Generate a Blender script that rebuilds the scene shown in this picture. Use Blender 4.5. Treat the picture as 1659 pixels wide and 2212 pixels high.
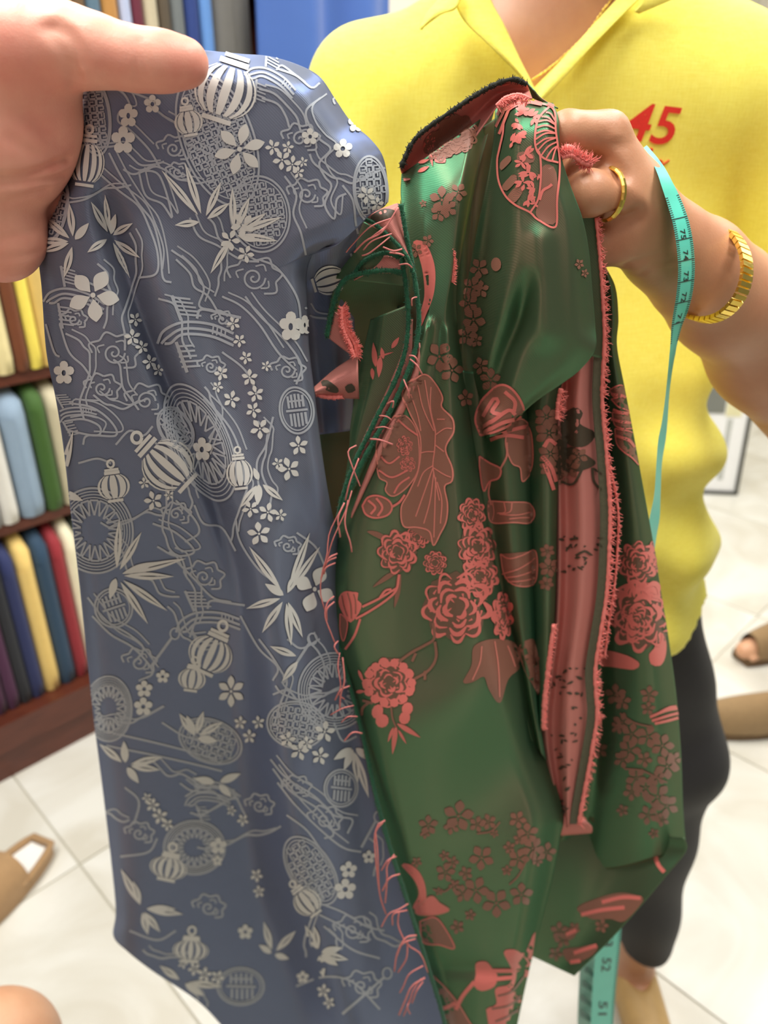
import bpy, bmesh, math, random
import numpy as np
from mathutils import Vector, Matrix
from mathutils.bvhtree import BVHTree

for o in list(bpy.data.objects):
    bpy.data.objects.remove(o)
S = bpy.context.scene
COL = S.collection
random.seed(7)
PI = math.pi

# ------------------------------------------------------------------ camera
W, H, F = 1659.0, 2212.0, 1661.0
PITCH = math.radians(27.0)
CAM = Vector((0.0, 0.0, 1.30))
cd = bpy.data.cameras.new('camera')
cd.sensor_fit = 'AUTO'
cd.sensor_width = 36.0
cd.lens = F / H * 36.0
cd.clip_start = 0.02
cd.clip_end = 60
cd.dof.use_dof = True
cd.dof.focus_distance = 0.40
cd.dof.aperture_fstop = 7.4
cam = bpy.data.objects.new('camera', cd)
COL.objects.link(cam)
cam.location = CAM
cam.rotation_euler = (math.radians(90) - PITCH, 0, 0)
S.camera = cam

# ------------------------------------------------------------------ light
wd = bpy.data.worlds.new('world')
S.world = wd
wd.use_nodes = True
bgn = wd.node_tree.nodes['Background']
bgn.inputs[0].default_value = (1.0, 0.97, 0.92, 1)
bgn.inputs[1].default_value = 0.14

def area(name, loc, target, size, power, col=(1, 0.97, 0.92), sy=None):
    ld = bpy.data.lights.new(name, 'AREA')
    ld.shape = 'RECTANGLE'
    ld.size = size
    ld.size_y = sy or size
    ld.energy = power
    ld.color = col
    o = bpy.data.objects.new(name, ld)
    COL.objects.link(o)
    o.location = loc
    d = Vector(target) - Vector(loc)
    o.rotation_euler = d.to_track_quat('-Z', 'Y').to_euler()
    return o
for (lx, ly, pw_) in ((-0.75, 0.30, 38), (0.75, 0.30, 33), (-0.7, 1.9, 32), (0.9, 1.9, 32), (2.2, 2.2, 18), (0.0, -1.3, 11)):
    area('ceiling_lamp', (lx, ly, 2.75), (lx, ly, 0), 0.6, pw_, sy=1.2)

vs = S.view_settings
vs.view_transform = 'Standard'
vs.look = 'None'
vs.gamma = 1.0
vs.use_curve_mapping = False
vs.exposure = 0.22

# ------------------------------------------------------------------ helpers
cP, sP = math.cos(PITCH), math.sin(PITCH)
def ray(x, y):
    a = (x - W / 2) / F
    b = (y - H / 2) / F
    return Vector((a, cP - b * sP, -sP - b * cP))
def at(x, y, Y):                       # the point seen at (x, y) at forward distance Y
    d = ray(x, y)
    return CAM + d * (Y / d.y)
def atz(x, y, z):                      # the point seen at (x, y) at height z
    d = ray(x, y)
    return CAM + d * ((z - CAM.z) / d.z)
def mpp(x, y, Y):                      # metres covered by one pixel there
    return Y / ray(x, y).y / F
def srgb(r, g, b):
    f = lambda c: (c / 255 / 12.92) if c / 255 <= 0.04045 else ((c / 255 + 0.055) / 1.055) ** 2.4
    return (f(r), f(g), f(b), 1)

def tag(o, label=None, cat=None, group=None, kind=None):
    if label: o['label'] = label
    if cat: o['category'] = cat
    if group: o['group'] = group
    if kind: o['kind'] = kind
    return o
def empty(name, loc, label, cat, group=None):
    o = bpy.data.objects.new(name, None)
    o.empty_display_size = 0.05
    COL.objects.link(o)
    o.location = loc
    return tag(o, label, cat, group)
def mesh(name, verts, faces, mat, parent=None, smooth=True, mats=None, fmat=None, uvs=None):
    me = bpy.data.meshes.new(name)
    me.from_pydata([tuple(v) for v in verts], [], [tuple(f) for f in faces])
    me.validate()
    me.update()
    if smooth and len(me.polygons):
        me.polygons.foreach_set('use_smooth', [True] * len(me.polygons))
    for m in (mats or [mat]):
        me.materials.append(m)
    if fmat is not None:
        me.polygons.foreach_set('material_index', list(fmat))
    if uvs is not None:
        ul = me.uv_layers.new(name='UVMap')
        for l in me.loops:
            ul.data[l.index].uv = uvs[l.vertex_index]
    o = bpy.data.objects.new(name, me)
    COL.objects.link(o)
    if parent is not None:
        o.parent = parent
        if parent.type == 'EMPTY' or parent.location.length > 0:
            o.matrix_parent_inverse = Matrix.Translation(-parent.location) if parent.rotation_euler.z == 0 else parent.matrix_basis.inverted()
    return o

class MB:
    def __init__(s): s.v = []; s.f = []
    def quadbox(s, c, ax, ay, az):     # centre and three half vectors
        c, ax, ay, az = map(Vector, (c, ax, ay, az)); n = len(s.v)
        for k in range(8):
            s.v.append(c + ax * (1 if k & 1 else -1) + ay * (1 if k & 2 else -1) + az * (1 if k & 4 else -1))
        for q in ((0,2,3,1),(4,5,7,6),(0,1,5,4),(2,6,7,3),(0,4,6,2),(1,3,7,5)):
            s.f.append(tuple(n + i for i in q))
    def box(s, lo, hi):
        lo, hi = Vector(lo), Vector(hi); c = (lo + hi) / 2; h = (hi - lo) / 2
        s.quadbox(c, (h.x,0,0), (0,h.y,0), (0,0,h.z))
    def tube(s, pts, rad, n=6, cap=True, close=False):
        pts = [Vector(p) for p in pts]; m = len(pts); base = len(s.v)
        rad = rad if hasattr(rad, '__len__') else [rad] * m
        up = None
        for i in range(m):
            if close: t = pts[(i+1) % m] - pts[i-1]
            else: t = pts[min(i+1, m-1)] - pts[max(i-1, 0)]
            if t.length < 1e-9: t = Vector((0,0,1))
            t.normalize()
            if up is None:
                up = t.orthogonal().normalized()
            u = (up - t * up.dot(t))
            if u.length < 1e-6: u = t.orthogonal()
            u.normalize(); up = u
            w = t.cross(u)
            for k in range(n):
                a = 2 * PI * k / n
                s.v.append(pts[i] + (u * math.cos(a) + w * math.sin(a)) * rad[i])
        for i in range(m if close else m - 1):
            j = (i + 1) % m
            for k in range(n):
                k2 = (k + 1) % n
                s.f.append((base + i*n + k, base + i*n + k2, base + j*n + k2, base + j*n + k))
        if cap and not close:
            s.f.append(tuple(base + k for k in reversed(range(n))))
            s.f.append(tuple(base + (m-1)*n + k for k in range(n)))
    def grid(s, G):                    # G: rows of points
        base = len(s.v); nv = len(G); nu = len(G[0])
        for r in G: s.v.extend(Vector(p) for p in r)
        for j in range(nv - 1):
            for i in range(nu - 1):
                a = base + j*nu + i
                s.f.append((a, a + 1, a + nu + 1, a + nu))
    def build(s, name, mat, parent=None, smooth=True):
        return mesh(name, s.v, s.f, mat, parent, smooth)

def catmull(pts, step=6.0, closed=False):
    P = [np.array(p, float) for p in pts]
    n = len(P)
    if n < 2: return P
    out = []
    rng = range(n if closed else n - 1)
    for i in rng:
        p0 = P[(i-1) % n] if (closed or i > 0) else 2*P[0]-P[1]
        p1, p2 = P[i], P[(i+1) % n]
        p3 = P[(i+2) % n] if (closed or i + 2 < n) else 2*P[-1]-P[-2]
        k = max(1, int(np.ceil(np.linalg.norm(p2 - p1) / step)))
        for j in range(k):
            t = j / k
            out.append(0.5*((2*p1)+(-p0+p2)*t+(2*p0-5*p1+4*p2-p3)*t*t+(-p0+3*p1-3*p2+p3)*t**3))
    out.append(P[0] if closed else P[-1])
    return out
def interp(pts, n):                    # resample a polyline, smoothed, to n points evenly by length
    c = np.array(catmull(pts, 8.0)) if len(pts) > 2 else np.array(pts, float)
    d = np.concatenate([[0], np.cumsum(np.linalg.norm(np.diff(c[:, :2], axis=0), axis=1))])
    t = np.linspace(0, d[-1], n)
    return np.stack([np.interp(t, d, c[:, k]) for k in range(c.shape[1])], 1)

# ------------------------------------------------------------------ materials
def newmat(name):
    m = bpy.data.materials.new(name); m.use_nodes = True
    nt = m.node_tree
    return m, nt, nt.nodes['Principled BSDF']
def N(nt, t, **k):
    n = nt.nodes.new(t)
    for a, v in k.items():
        if a.startswith('i_'):
            n.inputs[a[2:].replace('_', ' ')].default_value = v
        else: setattr(n, a, v)
    return n
def mixc(nt, fac, a, b, mode='MIX'):
    n = N(nt, 'ShaderNodeMix', data_type='RGBA', blend_type=mode)
    for s, v in ((n.inputs[0], fac), (n.inputs[6], a), (n.inputs[7], b)):
        if hasattr(v, 'is_linked') or hasattr(v, 'links'): nt.links.new(v, s)
        else: s.default_value = v
    return n.outputs[2]
def coords(nt, scale=(1,1,1), kind='Object'):
    tc = N(nt, 'ShaderNodeTexCoord'); mp = N(nt, 'ShaderNodeMapping')
    mp.inputs['Scale'].default_value = scale
    nt.links.new(tc.outputs[kind], mp.inputs[0])
    return mp.outputs[0]
def mat_plain(name, col, rough=0.6, noise=0.12, nscale=30, bump=0.0, bscale=200, metal=0.0, spec=0.5, sheen=0.0, sss=0.0, stretch=(1,1,1)):
    m, nt, b = newmat(name)
    v = coords(nt, stretch)
    n = N(nt, 'ShaderNodeTexNoise'); n.inputs['Scale'].default_value = nscale; n.inputs['Detail'].default_value = 3
    nt.links.new(v, n.inputs['Vector'])
    dark = tuple(c * (1 - noise) for c in col[:3]) + (1,)
    lite = tuple(min(1, c * (1 + noise)) for c in col[:3]) + (1,)
    nt.links.new(mixc(nt, n.outputs[0], dark, lite), b.inputs['Base Color'])
    b.inputs['Roughness'].default_value = rough
    b.inputs['Metallic'].default_value = metal
    b.inputs['Specular IOR Level'].default_value = spec
    if sheen: b.inputs['Sheen Weight'].default_value = sheen; b.inputs['Sheen Roughness'].default_value = 0.5
    if sss:
        b.inputs['Subsurface Weight'].default_value = sss
        b.inputs['Subsurface Radius'].default_value = (0.006, 0.002, 0.001)
        b.inputs['Subsurface Scale'].default_value = 1.0
    if bump:
        n2 = N(nt, 'ShaderNodeTexNoise'); n2.inputs['Scale'].default_value = bscale; n2.inputs['Detail'].default_value = 4
        nt.links.new(v, n2.inputs['Vector'])
        bp = N(nt, 'ShaderNodeBump'); bp.inputs['Strength'].default_value = bump; bp.inputs['Distance'].default_value = 0.001
        nt.links.new(n2.outputs[0], bp.inputs['Height']); nt.links.new(bp.outputs[0], b.inputs['Normal'])
    return m

# ------------------------------------------------------------------ signed distance modelling (continuous organic skin)
def seg(P, a, b, ra, rb, flat=None):
    a = np.array(a, np.float32); b = np.array(b, np.float32)
    ab = b - a; L = float(ab @ ab) + 1e-12
    t = np.clip(((P - a) @ ab) / L, 0, 1)
    q = P - (a + t[..., None] * ab)
    if flat is not None:               # (direction, factor): thinner across that direction
        n = np.array(flat[0], np.float32); n /= np.linalg.norm(n)
        c = q @ n
        q = q + (c * (1 / flat[1] - 1))[..., None] * n
    return np.linalg.norm(q, axis=-1) - (ra + (rb - ra) * t)
def ell(P, c, r, R=None):
    q = P - np.array(c, np.float32)
    if R is not None: q = q @ np.array(R, np.float32)
    r = np.array(r, np.float32)
    k = np.linalg.norm(q / r, axis=-1)
    return (k - 1) * float(np.min(r)) if False else (k - 1) * k * 1.0 / (np.linalg.norm(q / (r * r), axis=-1) + 1e-9)
def smin(a, b, k):
    h = np.clip(0.5 + 0.5 * (b - a) / k, 0, 1)
    return b + (a - b) * h - k * h * (1 - h)
def chain(P, pts, rads, k=0.002, flat=None):
    d = None
    for i in range(len(pts) - 1):
        s = seg(P, pts[i], pts[i+1], rads[i], rads[i+1], flat)
        d = s if d is None else np.minimum(d, s) if k == 0 else smin(d, s, k)
    return d
def surface_net(fn, lo, hi, h):
    lo = np.array(lo, np.float32); hi = np.array(hi, np.float32)
    n = np.ceil((hi - lo) / h).astype(int) + 1
    ax = [lo[i] + h * np.arange(n[i], dtype=np.float32) for i in range(3)]
    D = np.empty(tuple(n), np.float32)
    for i in range(0, n[0], 8):        # slabs keep memory small
        P = np.stack(np.meshgrid(ax[0][i:i+8], ax[1], ax[2], indexing='ij'), -1)
        D[i:i+8] = fn(P)
    ins = D < 0
    c = [D[dx:n[0]-1+dx, dy:n[1]-1+dy, dz:n[2]-1+dz] for dx in (0,1) for dy in (0,1) for dz in (0,1)]
    ci = [q < 0 for q in c]
    cnt = sum(q.astype(np.int8) for q in ci)
    act = (cnt > 0) & (cnt < 8)
    idx = -np.ones(act.shape, int)
    cells = np.argwhere(act)
    idx[act] = np.arange(len(cells))
    pos = np.zeros((len(cells), 3), np.float32); num = np.zeros(len(cells), np.float32)
    corner = [(dx,dy,dz) for dx in (0,1) for dy in (0,1) for dz in (0,1)]
    cv = [q[act] for q in c]
    for a in range(8):
        for b in range(a + 1, 8):
            da = np.array(corner[a]); db = np.array(corner[b])
            if abs(da - db).sum() != 1: continue
            m = (cv[a] < 0) != (cv[b] < 0)
            t = cv[a][m] / (cv[a][m] - cv[b][m])
            pos[m] += da + t[:, None] * (db - da); num[m] += 1
    V = lo + h * (cells + pos / num[:, None])
    Fq = []
    for axis in range(3):
        sl0 = [slice(None)] * 3; sl1 = [slice(None)] * 3
        sl0[axis] = slice(0, -1); sl1[axis] = slice(1, None)
        cr = ins[tuple(sl0)] != ins[tuple(sl1)]
        e = np.argwhere(cr)
        o1, o2 = (axis + 1) % 3, (axis + 2) % 3
        ok = (e[:, o1] > 0) & (e[:, o2] > 0) & (e[:, o1] < n[o1]-1) & (e[:, o2] < n[o2]-1)
        e = e[ok]
        def id(d1, d2):
            q = e.copy(); q[:, o1] -= d1; q[:, o2] -= d2
            return idx[q[:, 0], q[:, 1], q[:, 2]]
        qd = np.stack([id(1,1), id(0,1), id(0,0), id(1,0)], 1)
        flip = ~ins[e[:, 0], e[:, 1], e[:, 2]]
        qd[flip] = qd[flip][:, ::-1]
        Fq.append(qd)
    Fq = np.concatenate(Fq)
    Fq = Fq[(Fq >= 0).all(1)]
    return V, Fq
def net_mesh(name, V, Fq, mat, parent=None):
    me = bpy.data.meshes.new(name)
    me.vertices.add(len(V)); me.vertices.foreach_set('co', V.astype(np.float32).ravel())
    me.loops.add(len(Fq) * 4); me.loops.foreach_set('vertex_index', Fq.astype(np.int32).ravel())
    me.polygons.add(len(Fq)); me.polygons.foreach_set('loop_start', np.arange(0, len(Fq)*4, 4, dtype=np.int32))
    me.polygons.foreach_set('loop_total', np.full(len(Fq), 4, np.int32))
    me.polygons.foreach_set('use_smooth', [True] * len(Fq))
    me.update(calc_edges=True); me.validate()
    me.materials.append(mat)
    o = bpy.data.objects.new(name, me); COL.objects.link(o)
    if parent is not None:
        o.parent = parent; o.matrix_parent_inverse = Matrix.Translation(-parent.location)
    return o
def J(x, y, Y, rpx=None):              # joint: point and radius from picture units
    p = at(x, y, Y)
    return p if rpx is None else (p, rpx * mpp(x, y, Y))
# ================================================================== the setting
A = Vector((1, 1, 0)).normalized()          # along the shelf wall
B = Vector((-1, 1, 0)).normalized()         # away from the shop floor, into the shelf
S0 = atz(0, 1700, 0.0)                      # the shelf's plinth meets the floor here

def marble(name, c1, c2):
    m, nt, b = newmat(name)
    v = coords(nt)
    n = N(nt, 'ShaderNodeTexNoise'); n.inputs['Scale'].default_value = 3.5; n.inputs['Detail'].default_value = 6; n.inputs['Distortion'].default_value = 1.2
    nt.links.new(v, n.inputs['Vector'])
    r = N(nt, 'ShaderNodeValToRGB'); r.color_ramp.elements[0].position = 0.38; r.color_ramp.elements[1].position = 0.6
    r.color_ramp.elements[0].color = c2; r.color_ramp.elements[1].color = c1
    nt.links.new(n.outputs[0], r.inputs[0]); nt.links.new(r.outputs[0], b.inputs['Base Color'])
    b.inputs['Roughness'].default_value = 0.3
    return m
M_tile = marble('cream_porcelain', srgb(226, 225, 216), srgb(208, 204, 190))
M_grout = mat_plain('grout', srgb(186, 182, 166), 0.8)
M_wall = mat_plain('painted_wall', srgb(226, 220, 204), 0.8, 0.03, 4)
floor = MB(); floor.box((-3.5, -1.5, -0.05), (4.5, 5.5, -0.003))
floor = tag(floor.build('floor', M_grout, smooth=False), kind='structure')
# tiles follow the diagonal of the shelf; the joint crossing left of the cloth fixes the grid
cross = atz(172, 1868, 0)
TS = 0.60
tm = MB(); g = TS / 2 - 0.0022
tm.quadbox((0, 0, -0.004), A * g, B * g, (0, 0, 0.004))
# a small bevelled lip round the tile
tmesh = None
for i in range(-5, 8):
    for j in range(-5, 7):
        c = cross + A * (TS * (i + 0.5)) + B * (TS * (j + 0.5))
        if not (-2.2 < c.x < 3.4 and 0.2 < c.y < 4.6): continue
        if (c - S0).dot(B) > 0.35: continue
        if tmesh is None:
            o = mesh('tile', tm.v, tm.f, M_tile, None, False); tmesh = o.data
        else:
            o = bpy.data.objects.new('tile', tmesh); COL.objects.link(o)
        o.parent = floor; o.location = (c.x, c.y, 0)

# back wall behind the shelf and the white wall on the right
def wall(name, p, q, h=2.8, t=0.08, n=None):
    p, q = Vector(p), Vector(q); d = (q - p); m = MB()
    nn = n or Vector((-d.y, d.x, 0)).normalized()
    m.quadbox((p + q) / 2 + nn * t / 2 + Vector((0, 0, h / 2)), d / 2, nn * t / 2, (0, 0, h / 2))
    return tag(m.build(name, M_wall, smooth=False), kind='structure')
SD = 0.38                                   # shelf depth
pw = S0 + B * (SD + 0.03)
cornr = pw + A * 4.2
wall('wall_back', pw - A * 1.0, cornr, n=B)
wall('wall_right', cornr, cornr - B * 4.5 + A * 0.0, n=A)

# ------------------------------------------------------------------ shelf unit
def wood(name, c1, c2, sc=(2, 30, 30)):
    m, nt, b = newmat(name)
    v = coords(nt, sc)
    n = N(nt, 'ShaderNodeTexNoise'); n.inputs['Scale'].default_value = 2.0; n.inputs['Detail'].default_value = 5
    nt.links.new(v, n.inputs['Vector'])
    nt.links.new(mixc(nt, n.outputs[0], c1, c2), b.inputs['Base Color'])
    b.inputs['Roughness'].default_value = 0.35
    return m
M_wood = wood('mahogany_veneer', srgb(62, 28, 20), srgb(112, 58, 40), (8, 8, 60))
Z = Vector((0, 0, 1))
shelf = empty('shelf_unit', S0 + A * 0.9 + B * SD / 2, 'dark mahogany wall shelf holding upright cloth bolts, running back behind the cloths', 'shelf')
ROWS = [(0.150, 0.40), (0.575, 0.27), (0.872, 0.30), (1.20, 0.44)]   # board top, bolt height
def shelf_u(x, y, d=0.0):                  # where the sight line meets the plane of the bolts' fronts
    r = ray(x, y); p0 = S0 + B * d
    t = (p0 - CAM).dot(B) / r.dot(B)
    p = CAM + r * t
    return (p - S0).dot(A), p.z
U0, U1 = -0.45, shelf_u(800, 60, 0.0)[0]
def sbox(name, u0, u1, d0, d1, z0, z1, mat=M_wood, parent=shelf):
    m = MB()
    m.quadbox(S0 + A * (u0+u1)/2 + B * (d0+d1)/2 + Z * (z0+z1)/2, A * (u1-u0)/2, B * (d1-d0)/2, Z * (z1-z0)/2)
    return m.build(name, mat, parent, smooth=False)
sbox('plinth', U0, U1, 0.012, SD, 0.0, 0.072)
sbox('base_board', U0, U1, 0.0, SD, 0.078, 0.148)
for z in (0.572, 0.869, 1.197, 1.70):
    sbox('shelf_board', U0, U1, 0.045, SD, z - 0.02, z)
for u in (U0, U1):
    sbox('upright', u - 0.012, u + 0.012, 0.05, SD, 0.149, 1.679 if False else 0.551)
    sbox('upright', u - 0.012, u + 0.012, 0.05, SD, 0.573, 0.848)
    sbox('upright', u - 0.012, u + 0.012, 0.05, SD, 0.870, 1.176)
    sbox('upright', u - 0.012, u + 0.012, 0.05, SD, 1.198, 1.679)
sbox('back_panel', U0, U1, SD, SD + 0.02, 0.0, 1.70)

CLOTHM = {}
def cloth_mat(c):
    k = tuple(c)
    if k not in CLOTHM:
        CLOTHM[k] = mat_plain('bolt_cloth', srgb(*c), 0.7, 0.08, 60, 0.25, 900, sheen=0.15)
    return CLOTHM[k]
def bolt(u0, u1, z0, h, c, label, group, d0=0.03, depth=0.26, fold=0.4):
    """one folded length of cloth standing on edge: a folded block with rounded spine and top"""
    w = (u1 - u0) - 0.004
    uc = (u0 + u1) / 2
    root = empty('fabric_bolt', S0 + A * uc + B * (d0 + depth / 2) + Z * z0, label, 'fabric bolt', group)
    m = MB(); G = []
    rr = min(w * 0.48, 0.03); nz = 10
    prof = []                              # (height, set back of the front, width factor)
    for k in range(nz + 1):
        t = k / nz; z = h * t
        top = max(0, (z - (h - 0.05)) / 0.05)
        back = 0.05 * (1 - math.sqrt(max(0, 1 - top * top))) + 0.006 * (1 - min(1, t / 0.08))
        prof.append((z, back, 1 - 0.25 * top ** 3))
    for (z, back, wf) in prof:
        row = []
        for k in range(9):                 # round front nose
            a = PI * k / 8
            row.append(S0 + A * (uc - math.cos(a) * w / 2 * wf) + B * (d0 + back + rr * (1 - math.sin(a)) ** 1.0) + Z * (z0 + z))
        row.append(S0 + A * (uc + w / 2 * wf) + B * (d0 + depth) + Z * (z0 + z))
        row.insert(0, S0 + A * (uc - w / 2 * wf) + B * (d0 + depth) + Z * (z0 + z))
        row.append(row[0])
        G.append(row)
    m.grid(G)
    top = [len(m.v) - 12 + k for k in range(11)]
    m.f.append(tuple(top))
    m.f.append(tuple(reversed(range(11))))
    m.build('folded_cloth', cloth_mat(c), root)
    # the loose outer end of the length, a thin overlapping flap on one cheek of the spine
    fl = MB(); G = []
    for (z, back, wf) in prof[:-2]:
        row = []
        for k in range(5):
            a = PI * (0.04 + fold * k / 4)
            row.append(S0 + A * (uc - math.cos(a) * (w / 2 * wf + 0.0015)) + B * (d0 + back - 0.0015 + rr * (1 - math.sin(a))) + Z * (z0 + z))
        G.append(row)
    fl.grid(G)
    fl.build('loose_end', cloth_mat(c), root)
    return root
CN = [
 (0, 1350, 0, [((-62,-30),(70,24,60),'plum'),((-30,4),(74,28,66),'dark plum'),((4,33),(30,33,40),'black'),((33,68),(33,44,92),'navy blue'),((68,108),(236,203,120),'pale gold'),((108,146),(36,66,92),'teal blue'),((146,176),(150,36,46),'crimson red'),((176,206),(240,232,200),'ivory'),((206,236),(60,70,60),'moss grey'),((236,268),(180,150,110),'camel')]),
 (1, 1000, 1, [((-58,-22),(150,150,150),'grey'),((-22,22),(226,224,216),'white'),((26,87),(142,164,186),'powder blue'),((87,128),(58,94,30),'olive green'),((128,168),(200,190,160),'oatmeal'),((168,206),(90,40,40),'brick')]),
 (2, 750, 2, [((-60,-14),(214,190,150),'tan'),((-14,30),(236,222,166),'cream'),((30,63),(112,58,26),'chestnut brown'),((63,92),(246,226,96),'lemon yellow'),((92,128),(214,182,104),'mustard'),((128,164),(120,120,110),'ash grey'),((164,200),(60,60,90),'slate')]),
 (3, 50, 3, [((96,130),(232,220,190),'ecru'),((130,167),(226,210,160),'cream'),((167,195),(108,82,52),'brown'),((195,229),(88,116,136),'slate blue'),((229,266),(184,132,66),'copper tan'),((266,292),(182,192,222),'lavender'),((292,318),(100,26,48),'maroon'),((318,350),(196,184,156),'beige'),((350,376),(84,72,56),'dark brown'),((376,406),(108,114,116),'pewter grey'),((406,438),(32,58,126),'royal navy'),((438,467),(96,144,210),'sky blue'),((467,556),(112,110,106),'charcoal grey')]),
]
rowname = ['bottom shelf', 'second shelf up', 'third shelf up', 'top shelf']
for (ri, py, _, items) in CN:
    z0, hh = ROWS[ri]
    for ((x0, x1), c, nm) in items:
        u0, _z = shelf_u(x0, py, 0.03); u1, _z = shelf_u(x1, py, 0.03)
        if nm == 'charcoal grey': lab = 'wide charcoal grey cloth bolt on the top shelf beside the hanging blue cloth'
        else: lab = nm + ' folded cloth bolt standing on the ' + rowname[ri]
        bolt(u0, u1, z0 + 0.0005, hh * random.uniform(0.97, 1.0), c, lab, 'cloth bolts on the shelf')

# royal blue length hanging in front of the shelf, with deep folds
M_blue = mat_plain('royal_blue_cloth', srgb(66, 104, 180), 0.6, 0.05, 20, 0.2, 700, sheen=0.2)
ua, _ = shelf_u(553, 60, -0.02); ub, _ = shelf_u(818, 60, -0.02)
def hang_sheet():
    m = MB()
    for (off, sgn) in ((0.0, 1), (0.004, -1)):
        G = []
        for j in range(31):
            t = j / 30; z = 0.80 + 0.86 * t
            row = []
            for i in range(49):
                s = i / 48; u = ua + (ub - ua) * s
                dd = 0.042 * math.cos(2 * PI * (s * 2.0 + 0.10 * (1 - t))) * (0.5 + 0.5 * (1 - t)) + 0.01 * math.sin(9 * s + 2 * t)
                taper = (s - 0.5) * (1 - t) * 0.03
                row.append(S0 + A * (u + taper) + B * (-0.065 + dd + off) + Z * z)
            G.append(row if sgn > 0 else row[::-1])
        m.grid(G)
    return m
hc = empty('hanging_cloth', S0 + A * (ua + ub) / 2 - B * 0.05 + Z * 1.67, 'royal blue length of cloth hanging in folds at the end of the top shelf', 'cloth')
hang_sheet().build('cloth_sheet', M_blue, hc)
rod = MB(); rod.tube([S0 + A * (ua - 0.03) - B * 0.05 + Z * 1.665, S0 + A * (ub + 0.03) - B * 0.05 + Z * 1.665], 0.008, 10)
rod.build('rail', M_wood, hc)

# ------------------------------------------------------------------ framed board standing against the right side
M_black = mat_plain('black_frame', srgb(70, 70, 64), 0.4)
M_white = mat_plain('white_board', srgb(240, 240, 238), 0.4, 0.02)
M_grey = mat_plain('grey_panel', srgb(186, 188, 182), 0.5, 0.05)
M_dgrey = mat_plain('dark_grey_plastic', srgb(120, 122, 114), 0.5, 0.05)
M_pale = mat_plain('pale_yellow_card', srgb(222, 216, 172), 0.6)
fb = atz(1592, 1068, 0.0); fl = fb - Vector((0.30, -0.03, 0)); 
fx = (fb - fl).normalized(); fy = Vector((-fx.y, fx.x, 0))
lean = (Z * 1.0 + fy * 0.10).normalized(); fnn = fx.cross(lean).normalized()
if fnn.y > 0: fnn = -fnn
fr = empty('framed_board', fl + fx * 0.15, 'white display board in a black frame standing on the floor behind the yellow shirt', 'display board')
def fbox(name, x0, x1, z0, z1, d0, d1, mat, par=fr):
    m = MB(); m.quadbox(fl + fx * (x0+x1)/2 + lean * (z0+z1)/2 + fnn * (d0+d1)/2, fx * (x1-x0)/2, lean * (z1-z0)/2, fnn * (d1-d0)/2)
    return m.build(name, mat, par, smooth=False)
FH = 0.55
fbox('board', 0.006, 0.294, 0.006, FH - 0.006, -0.004, 0.004, M_white)
fbox('frame_rail', 0, 0.30, 0, 0.014, -0.008, 0.012, M_black)
fbox('frame_rail', 0, 0.30, FH - 0.014, FH, -0.008, 0.012, M_black)
fbox('frame_stile', 0.286, 0.30, 0.0145, FH - 0.0145, -0.008, 0.012, M_black)
fbox('frame_stile', 0, 0.014, 0.0145, FH - 0.0145, -0.008, 0.012, M_black)
fbox('grey_stripe', 0.215, 0.235, 0.06, 0.30, 0.0045, 0.006, M_grey)
fbox('grey_stripe', 0.06, 0.08, 0.06, 0.30, 0.0045, 0.006, M_grey)
fbox('grey_stripe', 0.135, 0.155, 0.06, 0.30, 0.0045, 0.006, M_grey)
fbox('dark_picture', 0.03, 0.20, 0.32, 0.42, 0.0045, 0.007, M_dgrey)
fbox('pale_panel', 0.205, 0.262, 0.31, 0.40, 0.0045, 0.006, M_pale)
# ================================================================== silk materials
def silk(name, base, lobe_a, lobe_b, wa=0.4, wb=0.2, ra=0.34, rb=0.45, aniso=0.6, weave=420, rot_a=0.0):
    """woven silk: a diffuse ground and two thread directions, each with its own coloured gloss"""
    m = bpy.data.materials.new(name); m.use_nodes = True; nt = m.node_tree; nt.nodes.clear()
    out = N(nt, 'ShaderNodeOutputMaterial')
    uv = N(nt, 'ShaderNodeTexCoord')
    wv = N(nt, 'ShaderNodeTexWave'); wv.wave_type = 'BANDS'; wv.bands_direction = 'DIAGONAL'
    wv.inputs['Scale'].default_value = weave; wv.inputs['Distortion'].default_value = 0.6
    nt.links.new(uv.outputs['Object'], wv.inputs['Vector'])
    bp = N(nt, 'ShaderNodeBump'); bp.inputs['Strength'].default_value = 0.12; bp.inputs['Distance'].default_value = 0.0003
    nt.links.new(wv.outputs['Fac'], bp.inputs['Height'])
    ns = N(nt, 'ShaderNodeTexNoise'); ns.inputs['Scale'].default_value = 40
    nt.links.new(uv.outputs['Object'], ns.inputs['Vector'])
    d = N(nt, 'ShaderNodeBsdfDiffuse')
    nt.links.new(mixc(nt, ns.outputs[0], tuple(c * 0.93 for c in base[:3]) + (1,), tuple(min(1, c * 1.07) for c in base[:3]) + (1,)), d.inputs['Color'])
    nt.links.new(bp.outputs[0], d.inputs['Normal'])
    last = d.outputs[0]
    for col, w, r, rot in ((lobe_a, wa, ra, rot_a), (lobe_b, wb, rb, rot_a + 0.25)):
        g = N(nt, 'ShaderNodeBsdfAnisotropic')
        g.inputs['Color'].default_value = col; g.inputs['Roughness'].default_value = r
        g.inputs['Anisotropy'].default_value = aniso; g.inputs['Rotation'].default_value = rot
        tg = N(nt, 'ShaderNodeTangent', direction_type='UV_MAP'); tg.uv_map = 'UVMap'
        nt.links.new(tg.outputs[0], g.inputs['Tangent'])
        nt.links.new(bp.outputs[0], g.inputs['Normal'])
        mx = N(nt, 'ShaderNodeMixShader'); mx.inputs[0].default_value = w
        nt.links.new(last, mx.inputs[1]); nt.links.new(g.outputs[0], mx.inputs[2]); last = mx.outputs[0]
    nt.links.new(last, out.inputs[0])
    return m
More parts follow.
